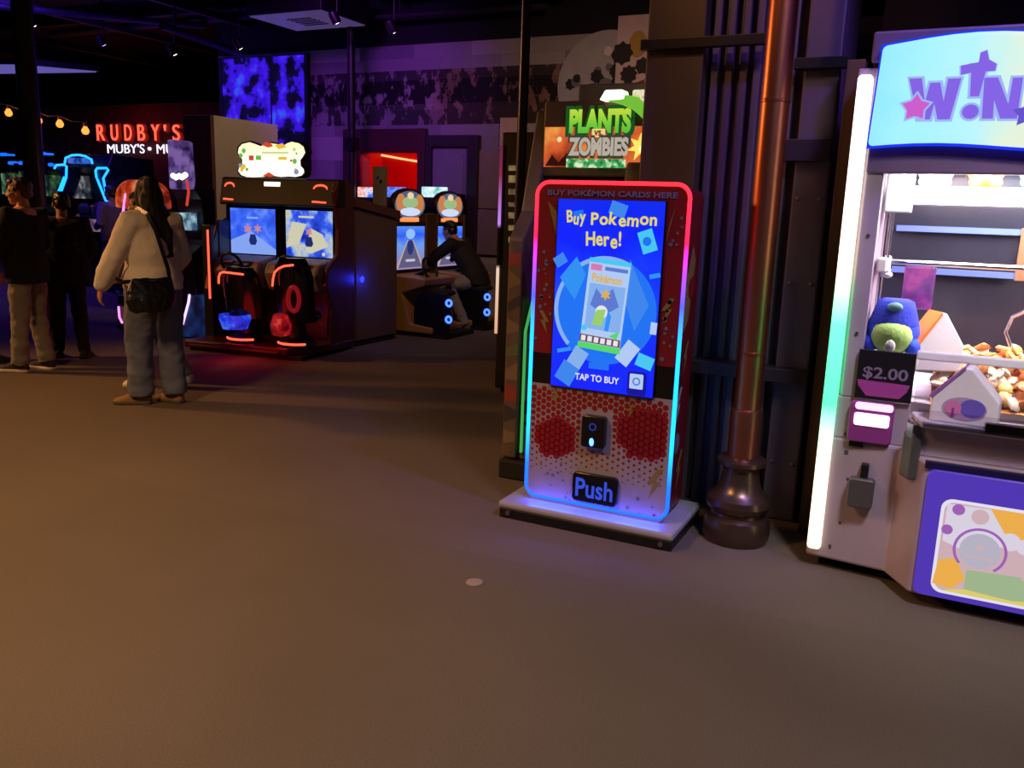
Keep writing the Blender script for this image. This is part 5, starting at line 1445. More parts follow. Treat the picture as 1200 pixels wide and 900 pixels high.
mb = MB(); a = at_y(93, 256, YN + .05); b_ = at_y(126, 272, YN + .05); mb.prism([(a.x, a.z), (b_.x, a.z), (b_.x + .02, b_.z), (a.x - .02, b_.z)], (0, YN - 0.02, 0), (1, 0, 0), (0, 0, 1), (0, 1, 0), 0.15)
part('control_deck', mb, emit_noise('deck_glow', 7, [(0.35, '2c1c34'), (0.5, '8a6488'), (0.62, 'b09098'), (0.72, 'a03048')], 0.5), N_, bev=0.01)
mb = MB()
for px in (97, 101, 115):
    mb.ell(at_y(px, 246, YN + .2), (0.10, 0.06, 0.11), seg=14, rings=8)
part('deck_ball', mb, mat('dim_ball', '3a3540', 0.5), N_, smooth=60)
mb = MB(); q = [at_y(px, py, YN + .24) for px, py in ((106, 283), (119, 284), (114, 287), (110, 287))]
mb.prism([(p.x, p.z) for p in q], (0, YN + .23, 0), (1, 0, 0), (0, 0, 1), (0, 1, 0), 0.03)
part('emblem_plate', mb, mat('violet_plate', '4c3c70', 0.4), nb)

def far_cab(px, y, label, bars, scr, col):
    a = at_y(px, 230, y)
    t = thing('arcade_cabinet', label, 'arcade cabinet', (a.x, y, 0), 0, 'arcade cabinets at the far left')
    w = 0.30
    b = MB(); b.prism([(0.1, 0.0), (0.7, 0.0), (0.7, 2.1), (0.05, 2.1), (0.05, 1.95), (0.25, 1.85), (0.3, 1.35), (0, 1.15), (0, 1.05), (0.1, 1.0)], (-w, 0, 0), (0, 1, 0), (0, 0, 1), (1, 0, 0), 2 * w)
    part('body', b, M['black'], t, bev=0.012, local=True)
    for (x0, x1, py) in bars:
        b = MB(); p = at_y(x0, py, y) - t.location; q = at_y(x1, py, y) - t.location; b.tube([(p.x + .03, 0.0, p.z), (q.x - .03, 0.0, q.z)], 0.035, 8, rounded=True); b.box(p.x + .02, q.x - .02, 0.0, 0.2, p.z - .02, p.z + .02)
        part('marquee_light', b, M.setdefault('neon_dim', emit('neon_bar_blue', '1468ff', 1.3)), t, local=True, smooth=40, label='blue light bar')
    for (x0, y0, x1, y1) in scr:
        b = MB(); p = at_y(x0, y0, y) - t.location; q = at_y(x1, y1, y) - t.location; b.box(p.x, q.x, -0.01, 0.30, q.z, p.z)
        part('screen', b, col, t, local=True, bev=0.01)
gs = emit_noise('green_screen', 4, [(0.38, '14202c'), (0.5, '3c6c3c'), (0.6, '88a888'), (0.7, '6890c0')], 0.6)
far_cab(55, 11.6, 'arcade cabinet with a dim green screen just right of the far-left column', [(46, 53, 180), (57, 62, 193)], [(49, 205, 60, 230)], gs)
far_cab(27, 11.6, 'arcade cabinet with a green screen just left of the far-left column', [(22, 31, 191)], [(22, 201, 32, 214)], gs)
far_cab(8, 12.35, 'arcade cabinet with a green screen at the left edge above the man', [(10, 20, 191), (0, 8, 181)], [(1, 203, 15, 228)], gs)

# --- flared-base cabinets behind the woman
vneon = emit('violet_neon', 'c8a0ff', 2.4); pneon = emit('pink_neon', 'f090e8', 1.4)
pod = emit_noise('blue_pod_glow', 5, [(0.4, '0c1438'), (0.55, '18306c'), (0.7, '20508c')], 0.45)
Fa = thing('flared_game_cabinet', 'tall game cabinet with flared blue base edged in violet neon, right of the woman', 'arcade cabinet', (-7.3, 7.1, 0))
mb = MB(); mb.prism([(6.95, 0.08), (7.2, 0.08), (7.2, 1.62), (6.9, 1.62), (7.0, 1.5), (7.05, 1.05), (6.8, 0.9)], (-7.62, 0, 0), (0, 1, 0), (0, 0, 1), (1, 0, 0), 0.38)
part('body', mb, mat('dark_plum_cabinet', '241826', 0.4), Fa, bev=0.015)
q = [at_y(px, py, 6.75) for px, py in ((223, 346), (247, 346), (249, 353), (253, 388), (252, 396), (208, 397), (208, 386), (215, 378), (221, 353))]
mb = MB(); mb.prism([(p.x, max(p.z, 0.005)) for p in q], (0, 6.75, 0), (1, 0, 0), (0, 0, 1), (0, 1, 0), 0.3)
fb = part('flared_base', mb, pod, Fa, bev=0.012, label='dark blue glowing flared base')
part('neon_tube', tube_px([(222, 346), (221, 354), (214, 380), (208, 384)], 6.74, 0.013), vneon, fb, smooth=60)
part('neon_tube', tube_px([(247, 346), (249, 353), (253, 371)], 6.74, 0.013), vneon, fb, smooth=60)
mb = MB(); a = at_y(196, 163, 6.79); b_ = at_y(221, 222, 6.79); mb.prism([(a.x, a.z), (b_.x, a.z - .02), (b_.x + .02, b_.z + .1), (b_.x, b_.z), (a.x, b_.z)], (0, 6.78, 0), (1, 0, 0), (0, 0, 1), (0, 1, 0), 0.1)
mqa = part('marquee', mb, emit_noise('violet_marquee', 8, [(0.35, '28183c'), (0.5, '6a4c98'), (0.62, '9070b8')], 0.65), Fa, bev=0.02, label='violet marquee')
mb = MB(); mb.tube([at_y(px, py, 6.76) for px, py in ((203, 206), (206, 208), (210, 206), (213, 208), (217, 205))], 0.03, 8, rounded=True)
part('marquee_script', mb, emit('script_white', 'f0f0ff', 2.2), mqa, smooth=60, label='white glowing squiggle')
mb = MB(); a = at_y(205, 249, 6.9); b_ = at_y(223, 270, 6.9); mb.box(a.x, b_.x, 6.88, 7.0, b_.z, a.z)
part('screen', mb, emit_noise('teal_screen', 10, [(0.4, '406080'), (0.55, '98c0d0'), (0.68, 'd8e8f0')], 0.75), Fa)
mb = MB(); mb.tube([at_y(px, py, 6.77) for px, py in ((219, 212), (221, 225), (219, 240))], 0.014, 8, rounded=True)
part('edge_light', mb, emit('ember_red', 'd04030', 1.0), Fa, smooth=60)
# grey art board standing on its right flank
a = at_y(222, 224, 7.3); b_ = at_y(246, 300, 7.3)
mb = MB(); mb.box(a.x, b_.x, 7.3, 7.36, 0.0, a.z)
Ab = solo('grey_art_board', mb, mat('grey_board_art', '4c4848', 0.6, var=0.3), 'grey printed board with black blots between the flared cabinet and racing game', 'board', ((a.x + b_.x) / 2, 7.33, 0), bev=0.006)
pn = Pan((a.x, 7.299, 0), (1, 0, 0), (0, 0, 1), (0, -1, 0)); rnd = random.Random(2)
for _ in range(16):
    pn.star(rnd.uniform(.06, b_.x - a.x - .06), rnd.uniform(0.9, a.z - .1), rnd.uniform(.04, .09), rnd.choice((inkm, mid, ltm)), 6, .6)
part('board_art', pn, None, Ab)

Fb = thing('orange_top_game_cabinet', 'game cabinet with an arched orange lit top mostly hidden behind the woman', 'arcade cabinet', (-8.05, 7.1, 0))
mb = MB(); mb.prism([(6.95, 0.08), (7.2, 0.08), (7.2, 1.5), (6.85, 1.5), (7.0, 1.3), (7.05, 1.05), (6.8, 0.9)], (-8.40, 0, 0), (0, 1, 0), (0, 0, 1), (1, 0, 0), 0.60)
part('body', mb, mat('maroon_cabinet', '401c24', 0.4, var=0.4), Fb, bev=0.015)
arc = []
for k in range(13):
    an = pi * k / 12
    arc.append((-8.06 + 0.28 * cos(an), 1.45 + 0.24 * sin(an) ** 0.8))
mb = MB(); mb.prism(arc + [(-8.34, 1.38), (-7.78, 1.38)], (0, 6.78, 0), (1, 0, 0), (0, 0, 1), (0, 1, 0), 0.3)
part('marquee', mb, emit_noise('orange_marquee', 6, [(0.35, '5c140c'), (0.5, 'c8401c'), (0.66, 'f09060')], 0.75), Fb, bev=0.02, smooth=40, label='glowing orange arched marquee')
part('neon_tube', tube_px([(147, 228), (144, 250), (142, 285)], 6.78, 0.013), pneon, Fb, smooth=60, label='pink neon edge')
part('neon_tube', tube_px([(139, 360), (140, 372), (143, 378)], 6.74, 0.013), pneon, Fb, smooth=60, label='pink neon edge')
mb = MB(); a = at_y(148, 238, 6.85); b_ = at_y(186, 300, 6.85); mb.box(a.x, b_.x, 6.83, 7.0, b_.z, a.z)
part('screen', mb, emit_noise('plum_screen', 7, [(0.4, '301838'), (0.55, '7c4888'), (0.68, 'c08890')], 0.5), Fb)
q = [at_y(px, py, 6.76) for px, py in ((138, 346), (188, 346), (190, 395), (138, 392))]
mb = MB(); mb.prism([(p.x, max(p.z, .01)) for p in q], (0, 6.76, 0), (1, 0, 0), (0, 0, 1), (0, 1, 0), 0.3)
part('flared_base', mb, mat('maroon_base', '381018', 0.4), Fb, bev=0.012)

# ------------------------------------------------------------------ snack-bar front with neon sign and bulbs
mb = MB(); mb.box(-26, -10.95, 13.15, 13.3, 0, 3.4)
struct('wall_storefront', mb, mat('dark_maroon_wall', '2a1210', 0.8, var=0.3))
Sg = thing('neon_sign', 'red neon word sign over a smaller white lit line on the dark far wall', 'neon sign', (-15.2, 13.1, 2.7))
red_n = emit('neon_red', 'ff4a34', 2.6); red_halo = emit('neon_red_back', '8c1410', 0.55)
glyphs = list("RUDBY'S"); xs = [112, 128.5, 144.5, 160, 176, 191, 201]; ws = [10, 9, 9, 9, 10, 3, 9]
for g, x, w in zip(glyphs, xs, ws):
    a = at_y(x, 146, 13.0); b_ = at_y(x + w, 164.5, 13.0)
    z0 = b_.z; z1 = a.z
    if g == "'":
        z0 = z1 - 0.12
    mb = MB(); mb.text(g, a.x, b_.x, z0, z1, (0, 13.03, 0), (1, 0, 0), (0, 0, 1), (0, -1, 0), None, 0.02, 0.0)
    part('letter', mb, red_n, Sg, label='red glowing letter')
    mb = MB(); mb.text(g, a.x - .03, b_.x + .03, z0 - .03, z1 + .03, (0, 13.10, 0), (1, 0, 0), (0, 0, 1), (0, -1, 0), None, 0.04, 0.02)
    part('letter_back', mb, red_halo, Sg)
a = at_y(123, 168.5, 13.0); b_ = at_y(167, 179.5, 13.0)
mb = MB(); mb.text("MUBY'S", a.x, b_.x, b_.z, a.z, (0, 13.06, 0), (1, 0, 0), (0, 0, 1), (0, -1, 0), None, 0.012, 0.0)
wl_m = emit('sign_white', 'e8e4ff', 1.4)
part('white_word', mb, wl_m, Sg, label='white glowing letters')
mb = MB(); c_ = at_y(172, 174, 13.0); mb.prism([(c_.x + .035 * cos(k), c_.z + .035 * sin(k)) for k in [2 * pi * j / 10 for j in range(10)]], (0, 13.05, 0), (1, 0, 0), (0, 0, 1), (0, 1, 0), 0.04)
part('white_dot', mb, wl_m, Sg)
mb = MB(); a = at_y(181, 169, 13.0); b_ = at_y(201, 180, 13.0)
mb.text("MU", a.x, b_.x, b_.z, a.z, (0, 13.06, 0), (1, 0, 0), (0, 0, 1), (0, -1, 0), None, 0.012, 0.0)
part('white_word', mb, wl_m, Sg, label='white glowing letters')
lamp('POINT', 'neon_sign_glow', (-15.2, 12.6, 2.8), None, 12, 'ff2c1c', 0.3)
bulb_m = emit('amber_bulb', 'ff8030', 2.6)
names = ['leftmost hanging amber bulb, left of the far-left column', 'amber bulb hanging just right of the far-left column', 'second amber bulb hanging left of the red neon sign', 'amber bulb hanging nearest to the red neon sign']
wire = []
for (px, py), nm in zip([(10, 131), (45, 140), (70, 144), (100, 152)], names):
    p = at_y(px, py, 10.6)
    t = thing('hanging_bulb', nm, 'light bulb', p, 0, 'string of amber bulbs')
    b = MB(); b.lathe([(0.0, -0.085), (0.04, -0.075), (0.065, -0.035), (0.06, 0.0), (0.035, 0.04), (0.025, 0.06)], (0, 0, 0), 16)
    part('globe', b, bulb_m, t, smooth=60, local=True)
    b = MB(); b.lathe([(0.028, 0.055), (0.03, 0.11), (0.012, 0.125), (0.0, 0.126)], (0, 0, 0), 12)
    part('socket', b, M['black'], t, smooth=40, local=True)
    lamp('POINT', 'bulb_glow', p + V((0, -0.15, 0)), None, 3.5, 'ff9040', 0.08)
    wire.append(p + V((0, 0, 0.125)))
pts = [wire[0] + V((-1.2, 0, .16))]
for p, q in zip([pts[0]] + wire, wire):
    pts += [p.lerp(q, 0.5) + V((0, 0, -0.04)), q]
pts.append(wire[-1] + V((0.05, 0, 0)))
mb = MB(); mb.tube(pts, 0.010, 6)
solo('string_light_wire', mb, M['black'], 'black wire that carries the four amber bulbs', 'wire', pts[0])

# ------------------------------------------------------------------ ceiling fittings
lens_m = emit('spot_lens', 'fff0d8', 6.0); lens_v = emit('spot_lens_violet', 'a890ff', 3.0)
spots = [(40, 31, 9.6, 'small lit ceiling spotlight just right of the far-left column top', lens_m), (122, 53, 9.8, 'violet ceiling spotlight above the red neon sign', lens_v), (205, 64, 9.8, 'small warm ceiling spotlight left of the blue-lit wall mural', lens_m), (282, 57, 9.8, 'small ceiling spotlight just above the blue-lit wall mural', lens_m), (395, 27, 9.4, 'small ceiling spotlight beside the purple ceiling panel', lens_m), (462, 38, 9.4, 'small ceiling spotlight over the comic mural, rightmost of all', lens_m)]
for px, py, y, nm, lm in spots:
    p = at_y(px, py, y)
    t = thing('ceiling_spotlight', nm, 'spotlight', p, 0, 'ceiling spotlights')
    R = Matrix.Rotation(radians(28), 3, 'X') @ Matrix.Rotation(radians(-12), 3, 'Y')
    b = MB(); b.lathe([(0.0, 0.15), (0.05, 0.15), (0.058, 0.13), (0.062, 0.0), (0.054, 0.0), (0.05, 0.03), (0.0, 0.03)], (0, 0, 0), 20); b.v = [R @ v for v in b.v]
    part('can', b, M['black'], t, smooth=40, local=True)
    b = MB(); b.ell((0, 0, 0.012), (0.045, 0.045, 0.02)); b.v = [R @ v for v in b.v]
    part('lens', b, lm, t, smooth=60, local=True, label='glowing lens')
    b = MB(); b.tube([(0, 0, 0.12), (0, 0, CEIL - p.z)], 0.012, 8)
    part('stem', b, M['black'], t, smooth=60, local=True)
# hanging diffuser box near the mural
zc = 3.9
q = [at_z(*c, zc) for c in ((320, 14), (398, 14), (375, 35))]
cx = at_z(361, 24, zc)
Cf = thing('ceiling_diffuser', 'square pale purple ceiling panel in a dark box over the racing game', 'ceiling panel', (cx.x, cx.y, zc))
w = 0.62
mb = MB(); mb.box(-w, w, -w * .8, w * .8, 0.0, 0.40)
part('box', mb, M['black'], Cf, bev=0.01, local=True)
mb = MB(); mb.box(-w + .03, w - .03, -w * .8 + .03, w * .8 - .03, -0.012, 0.0)
part('panel', mb, emit('diffuser_violet', '5a4880', 0.6), Cf, local=True, label='dim violet panel')
mb = MB()
for k in range(5):
    s_ = 0.18 + 0.0 * k; mb.box(-0.2, 0.2, -0.2 + 0.09 * k, -0.17 + 0.09 * k, -0.02, -0.012)
part('grille', mb, mat('grey_grille', '5c5468', 0.5), Cf, local=True)
mb = MB(); mb.box(-0.03, 0.03, -0.03, 0.03, 0.4, CEIL - zc)
part('hanger', mb, M['black'], Cf, local=True)
a = at_z(117, 85, 3.7); b_ = at_z(0, 93, 3.7)
Cl = thing('ceiling_light_panel', 'long violet lit ceiling panel in the upper left corner', 'ceiling panel', (a.x - 2, a.y, 3.7))
mb = MB(); mb.prism([(a.x, a.y), (a.x - 6.5, a.y - 1.6 + .6), (a.x - 6.5, a.y - 2.4), (a.x - .8, a.y - 1.0)], (0, 0, 3.72), (1, 0, 0), (0, 1, 0), (0, 0, 1), 0.1)
part('housing', mb, M['black'], Cl)
mb = MB(); mb.prism([(a.x - .05, a.y - .03), (a.x - 6.4, a.y - 1.05), (a.x - 6.4, a.y - 2.35), (a.x - .85, a.y - .97)], (0, 0, 3.70), (1, 0, 0), (0, 1, 0), (0, 0, 1), 0.02)
part('panel', mb, emit('panel_violet', '6a60b8', 0.75), Cl, label='glowing violet panel')
mb = MB(); mb.tube([(a.x - 3, a.y - 1.3, 3.8), (a.x - 3, a.y - 1.3, CEIL)], 0.02, 8)
part('hanger', mb, M['black'], Cl)
for (p1, p2, z1, r, m_, nm) in (((190, 30), (283, 57), 3.75, 0.05, mat('rust_pipe', '3c1c1a', 0.5), 'rust red ceiling pipe running towards the blue-lit wall mural'), ((0, 8), (240, 30), 4.2, 0.05, plum, 'plum ceiling pipe across the upper left corner'), ((60, 40), (320, 90), 4.3, 0.06, plum, 'plum ceiling duct pipe over the red neon sign'), ((440, 20), (640, 62), 4.1, 0.035, plum, 'thin plum ceiling conduit over the comic mural'), ((240, 8), (330, 70), 4.35, 0.05, plum, 'plum ceiling pipe in front of the blue-lit wall mural')):
    p = at_z(*p1, z1); q = at_y(*p2, 10.7)
    q = p + (q - p)
    q.z = z1; 
    mb = MB(); mb.tube([p, q], r, 10)
    for t_ in (0.15, 0.85):
        h_ = p.lerp(q, t_); mb.tube([h_, (h_.x, h_.y, CEIL)], 0.012, 6)
    solo('ceiling_pipe', mb, m_, nm, 'pipe', p, smooth=50)

# ------------------------------------------------------------------ token on the carpet
p = at_z(556, 683)
mb = MB(); mb.lathe([(0, 0.0), (0.034, 0.0), (0.036, 0.002), (0.034, 0.005), (0.02, 0.006), (0.0, 0.006)], p, 24)
solo('paper_disc', mb, mat('pale_paper', '8e8076', 0.7), 'small pale round scrap lying on the carpet', 'scrap', p, smooth=40)

# ------------------------------------------------------------------ people


def remeshed(mb, voxel, smooth=4, disp=0.0, dscale=9.0, stretch=(1, 1, 1), sfac=0.5):
    """one continuous skin over overlapping volumes"""
    me = mb.mesh('tmp', None)
    o = bpy.data.objects.new('tmp', me); COL.objects.link(o)
    r = o.modifiers.new('r', 'REMESH'); r.mode = 'VOXEL'; r.voxel_size = voxel
    if smooth:
        s = o.modifiers.new('s', 'SMOOTH'); s.factor = sfac; s.iterations = smooth
    dg = bpy.context.evaluated_depsgraph_get()
    out = bpy.data.meshes.new_from_object(o.evaluated_get(dg))
    bpy.data.objects.remove(o); bpy.data.meshes.remove(me)
    if disp:
        nn = [v.normal.copy() for v in out.vertices]
        for v, n in zip(out.vertices, nn):
            p = v.co
            q = V((p.x * stretch[0], p.y * stretch[1], p.z * stretch[2])) * dscale
            v.co = p + n * (disp * (noise.noise(q) + 0.5 * noise.noise(q * 2.1)))
    out.polygons.foreach_set('use_smooth', [True] * len(out.polygons))
    return out


def pmesh(name, me, m, parent, label=None):
    me.materials.clear(); me.materials.append(m); me.name = name
    o = link(name, me, parent)
    if label:
        o['label'] = label
    return o


X_ = V((1, 0, 0))


def limb(mb, pts, rs, seg=14):
    mb.tube(pts, rs, seg, None, rounded=True)


def torso(mb, J, g, hem=None, fem=False, top=0.95):
    """elliptical rings along pelvis-waist-chest-neck, g = extra girth"""
    P, W, C, N = J['pelvis'], J['waist'], J['chest'], J['neck']
    ks = [(0.0, .158, .112), (0.35, .165, .115), (0.7, .150, .104), (1.0, .135 if fem else .142, .098), (1.5, .148, .106), (2.0, .160, .112), (2.4, .172, .104), (2.7, .160, .086), (2.9, .105, .07), (3.0, .066, .064)]
    def pos(t):
        A = (P, W, C, N); i = min(int(t), 2); return A[i].lerp(A[i + 1], t - i)
    spec = []
    if hem is not None:
        d = (P - W).normalized()
        spec.append((P + d * hem, X_, V((0, 1, 0)), .158 + g, .112 + g))
    for t, a, b in ks:
        if t > 3 * top:
            break
        e = pos(min(t + .1, 3)) - pos(max(t - .1, 0)); e.normalize()
        v = e.cross(X_).normalized()
        gg = g * (1 if t < 1.6 else 0.6 if t < 2.2 else 0.32)
        spec.append((pos(t), X_, v, a + gg, b + gg))
    mb.eloft(spec, 24)


def hand(mb, w, d, up, side, curl=0.35):
    """palm, four fingers, thumb; w wrist, d pointing, up = back of hand"""
    d = V(d).normalized(); up = (V(up) - d * V(up).dot(d)).normalized(); s = d.cross(up) * side
    w = V(w)
    for k in (-1.2, -0.4, 0.4, 1.2):
        limb(mb, [w + s * k * .012, w + d * .05 + s * k * .0165, w + d * .085 + s * k * .018], [.016, .0135, .0125], 10)
    for k, L in ((-1.5, .058), (-.5, .07), (.5, .076), (1.5, .068)):
        b = w + d * .082 + s * k * .0165
        a1, a2, a3 = curl * .5, curl * 1.2, curl * 1.9
        p1 = b + (d * cos(a1) - up * sin(a1)) * L * .42
        p2 = p1 + (d * cos(a2) - up * sin(a2)) * L * .33
        p3 = p2 + (d * cos(a3) - up * sin(a3)) * L * .25
        limb(mb, [b, p1, p2, p3], [.0095, .009, .008, .007], 8)
    b = w + d * .022 + s * .022
    p1 = b + (d * .7 + s * .62 - up * .25).normalized() * .035
    p2 = p1 + (d * .9 + s * .2 - up * .4).normalized() * .03
    limb(mb, [b, p1, p2, p2 + (d - up * .4).normalized() * .012], [.014, .0115, .0095, .008], 8)


def head(mb, c, yaw, pitch, fem=False):
    R = Matrix.Rotation(yaw, 3, 'Z') @ Matrix.Rotation(pitch, 3, 'X')
    def T(x, y, z):
        return c + R @ V((x, y, z))
    mb.ell(T(0, -.012, .035), (.074, .094, .082), seg=20, rings=14, R=R)
    mb.ell(T(0, .022, -.02), (.060, .066, .075), seg=20, rings=14, R=R)
    mb.ell(T(0, .045, -.072), (.036, .036, .036), seg=16, rings=10, R=R)          # jaw, chin
    mb.ell(T(0, .066, -.093), (.018, .016, .016), R=R)
    mb.ell(T(0, .072, .020), (.045, .016, .012), R=R)                              # brow
    mb.tube([T(0, .082, .012), T(0, .096, -.018), T(0, .100, -.028)], [.009, .012, .011], 10, rounded=True)   # nose
    for s in (-1, 1):
        mb.ell(T(s * .011, .088, -.030), (.009, .009, .008), R=R)
        mb.ell(T(s * .038, .066, -.022), (.022, .018, .020), R=R)
        mb.ell(T(s * .078, -.005, -.008), (.009, .020, .031), R=R)
    mb.ell(T(0, .082, -.058), (.022, .010, .006), R=R); mb.ell(T(0, .081, -.067), (.019, .010, .007), R=R)     # lips
    return T, R


def shoe_mb(an, d, L=0.275):
    """upper and sole, an = ankle projected to the ground, d = toe direction"""
    d = V((d[0], d[1], 0)).normalized(); s = V((-d.y, d.x, 0)); a = V((an[0], an[1], an[2]))
    up = MB(); so = MB(); rings = []; sr = []
    for t, w, h in ((-.075, .022, .06), (-.06, .036, .085), (-.02, .041, .105), (.04, .041, .10), (.09, .044, .078), (.14, .049, .058), (.185, .042, .045), (.205, .022, .03)):
        t *= L / .275
        c = a + d * t
        rings.append([c + s * (w * (1.0 if abs(cos(q)) < .95 else 1.0) * cos(q)) + V((0, 0, .012 + max(0, sin(q)) ** .8 * (h - .012) if sin(q) > 0 else .012 * (1 + sin(q)))) for q in [2 * pi * k / 18 for k in range(18)]])
        sr.append([c + s * ((w + .005) * x) + V((0, 0, z)) for x, z in ((-1, 0.001), (1, 0.001), (1, .026), (-1, .026))])
    up.loft(rings); so.loft(sr)
    return up, so


def person(label, loc, facing, s=1.0, J=None, hd=(0, 0), fem=False, top=None, legs=None, shoes=None, hair=None, skin='c09078', hands=None, group=None, hem=.06, sleeve=(.06, .055, .05), topg=.02, leg_r=(.095, .085, .068, .062, .06), toes=None, wrist_cover=0.93, vox=0.0065):
    """facing: direction in the floor plane; J overrides joints in a frame with +y forward"""
    rz = atan2(-facing[0], facing[1])
    t = thing('person', label, 'person', loc, rz, group)
    D = dict(pelvis=(0, 0, .90), waist=(0, .005, 1.06), chest=(0, 0, 1.26), neck=(0, -.015, 1.46), head=(0, .02, 1.585))
    for k, sx in (('l', -1), ('r', 1)):
        D.update({'hip' + k: (sx * .09, 0, .89), 'knee' + k: (sx * .10, .02, .49), 'ank' + k: (sx * .10, -.02, .09), 'sho' + k: (sx * .175, -.01, 1.40), 'elb' + k: (sx * .235, -.04, 1.13), 'wri' + k: (sx * .25, .05, .90)})
    D.update(J or {})
    J = {k: V(v) * s for k, v in D.items()}
    hands = hands or {}
    # body: one continuous skin
    b = MB()
    torso(b, J, 0.0, fem=fem, top=1.0)
    limb(b, [J['chest'].lerp(J['neck'], .75), J['neck'].lerp(J['head'], .2), J['head'] + V((0, -.012 * s, -.03 * s))], [.058 * s, .052 * s, .05 * s])
    hb = MB(); T, R = head(hb, V((0, 0, 0)), hd[0], hd[1], fem)
    hb.v = [J['head'] + p * s for p in hb.v]
    b.add(hb.v, hb.f)
    def TH(x, y, z):
        return J['head'] + T(x, y, z) * s
    for k, sx in (('l', -1), ('r', 1)):
        limb(b, [J['hip' + k], J['hip' + k].lerp(J['knee' + k], .5), J['knee' + k], J['knee' + k].lerp(J['ank' + k], .35), J['ank' + k]], [.085 * s, .074 * s, .055 * s, .055 * s, .038 * s])
        limb(b, [J['chest'].lerp(J['neck'], .55) + V((sx * .08 * s, 0, 0)), J['sho' + k], J['sho' + k].lerp(J['elb' + k], .5), J['elb' + k], J['elb' + k].lerp(J['wri' + k], .4), J['wri' + k]], [.06 * s, .052 * s, .044 * s, .036 * s, .036 * s, .025 * s])
        h = hands.get(k, dict(d=J['wri' + k] - J['elb' + k], up=V((sx, 0, 0)), curl=.35))
        hb2 = MB(); hand(hb2, (0, 0, 0), h['d'], h['up'], -1 if False else h.get('side', -sx), h.get('curl', .35)); hb2.v = [J['wri' + k] + p * s for p in hb2.v]
        b.add(hb2.v, hb2.f)
        td = V(toes[k]) if toes else V((sx * .15, 1, 0))
        a = J['ank' + k]
        limb(b, [a, V((a.x, a.y, a.z - .04 * s)) + td.normalized() * .06 * s, V((a.x, a.y, a.z - .06 * s)) + td.normalized() * .14 * s], [.036 * s, .034 * s, .022 * s])
    body = pmesh('body', remeshed(b, vox, 3), skin if not isinstance(skin, str) else mat('skin_' + label[:6], skin, 0.5, var=0.06, spec=.35), t)
    ey = M.setdefault('eye', mat('eye_white', 'd8d0c8', 0.25)); ir = M.setdefault('iris', mat('eye_dark', '1c1410', 0.2))
    for sx in (-1, 1):
        e = MB(); c = TH(sx * .031, .070, .004); e.ell(c, (.0125 * s,) * 3, seg=12, rings=8)
        o = part('eye', e, ey, t, smooth=60, local=True)
        e = MB(); e.ell(TH(sx * .031, .0795, .004), (.006 * s,) * 3, seg=10, rings=6)
        part('iris', e, ir, o, smooth=60, local=True)
        e = MB(); e.tube([TH(sx * .014, .087, .024), TH(sx * .032, .086, .029), TH(sx * .05, .075, .024)], .0035 * s, 6, rounded=True)
        part('eyebrow', e, hair['m'], t, smooth=60, local=True)
    # top
    b = MB(); torso(b, J, topg * s, hem=hem * s, fem=fem, top=.94)
    for k, sx in (('l', -1), ('r', 1)):
        w = J['elb' + k].lerp(J['wri' + k], wrist_cover)
        limb(b, [J['chest'].lerp(J['neck'], .5) + V((sx * .09 * s, 0, 0)), J['sho' + k], J['sho' + k].lerp(J['elb' + k], .5), J['elb' + k], J['elb' + k].lerp(J['wri' + k], .55), w], [(.062 + topg) * s, (.056 + topg * .8) * s, (sleeve[0] + .004) * s, sleeve[0] * s, sleeve[1] * s, sleeve[2] * s])
    pmesh(top['name'], remeshed(b, .010, 4, .007, 10), top['m'], t, top.get('label'))
    # trousers
    b = MB(); up = (J['waist'] - J['pelvis'])
    b.eloft([(J['pelvis'] - V((0, 0, .05 * s)), X_, V((0, 1, 0)), .15 * s, .11 * s), (J['pelvis'] + up * .1, X_, V((0, 1, 0)), .172 * s, .125 * s), (J['pelvis'] + up * .6, X_, V((0, 1, 0)), .158 * s, .115 * s), (J['pelvis'] + up * .85, X_, V((0, 1, 0)), .150 * s, .108 * s)], 24)
    for k, sx in (('l', -1), ('r', 1)):
        h, kn, a = J['hip' + k], J['knee' + k], J['ank' + k]
        e = kn.lerp(a, .93)
        b.ell(h, (leg_r[0] * s,) * 3)
        b.tube([h, h.lerp(kn, .45), kn, kn.lerp(e, .5), e, kn.lerp(a, 1.06)], [leg_r[0] * s, leg_r[1] * s, leg_r[2] * s, leg_r[3] * s, leg_r[4] * s, leg_r[4] * s * .98], 18)
    pmesh(legs['name'], remeshed(b, .010, 3, .011, 9, (1, 1, 1.2)), legs['m'], t, legs.get('label'))
    # shoes
    for k, sx in (('l', -1), ('r', 1)):
        td = V(toes[k]) if toes else V((sx * .15, 1, 0))
        a = J['ank' + k]
        u, so = shoe_mb((a.x, a.y, a.z - .09 * s), td, .275 * s)
        if shoes.get('boot'):
            u.tube([(a.x, a.y, a.z - .03 * s), (a.x, a.y, a.z + .06 * s)], .047 * s, 16)
        o = pmesh('shoe', remeshed(u, .007, 3), shoes['m'], t)
        part('sole', so, shoes['sole'], o, bev=.006, local=True)
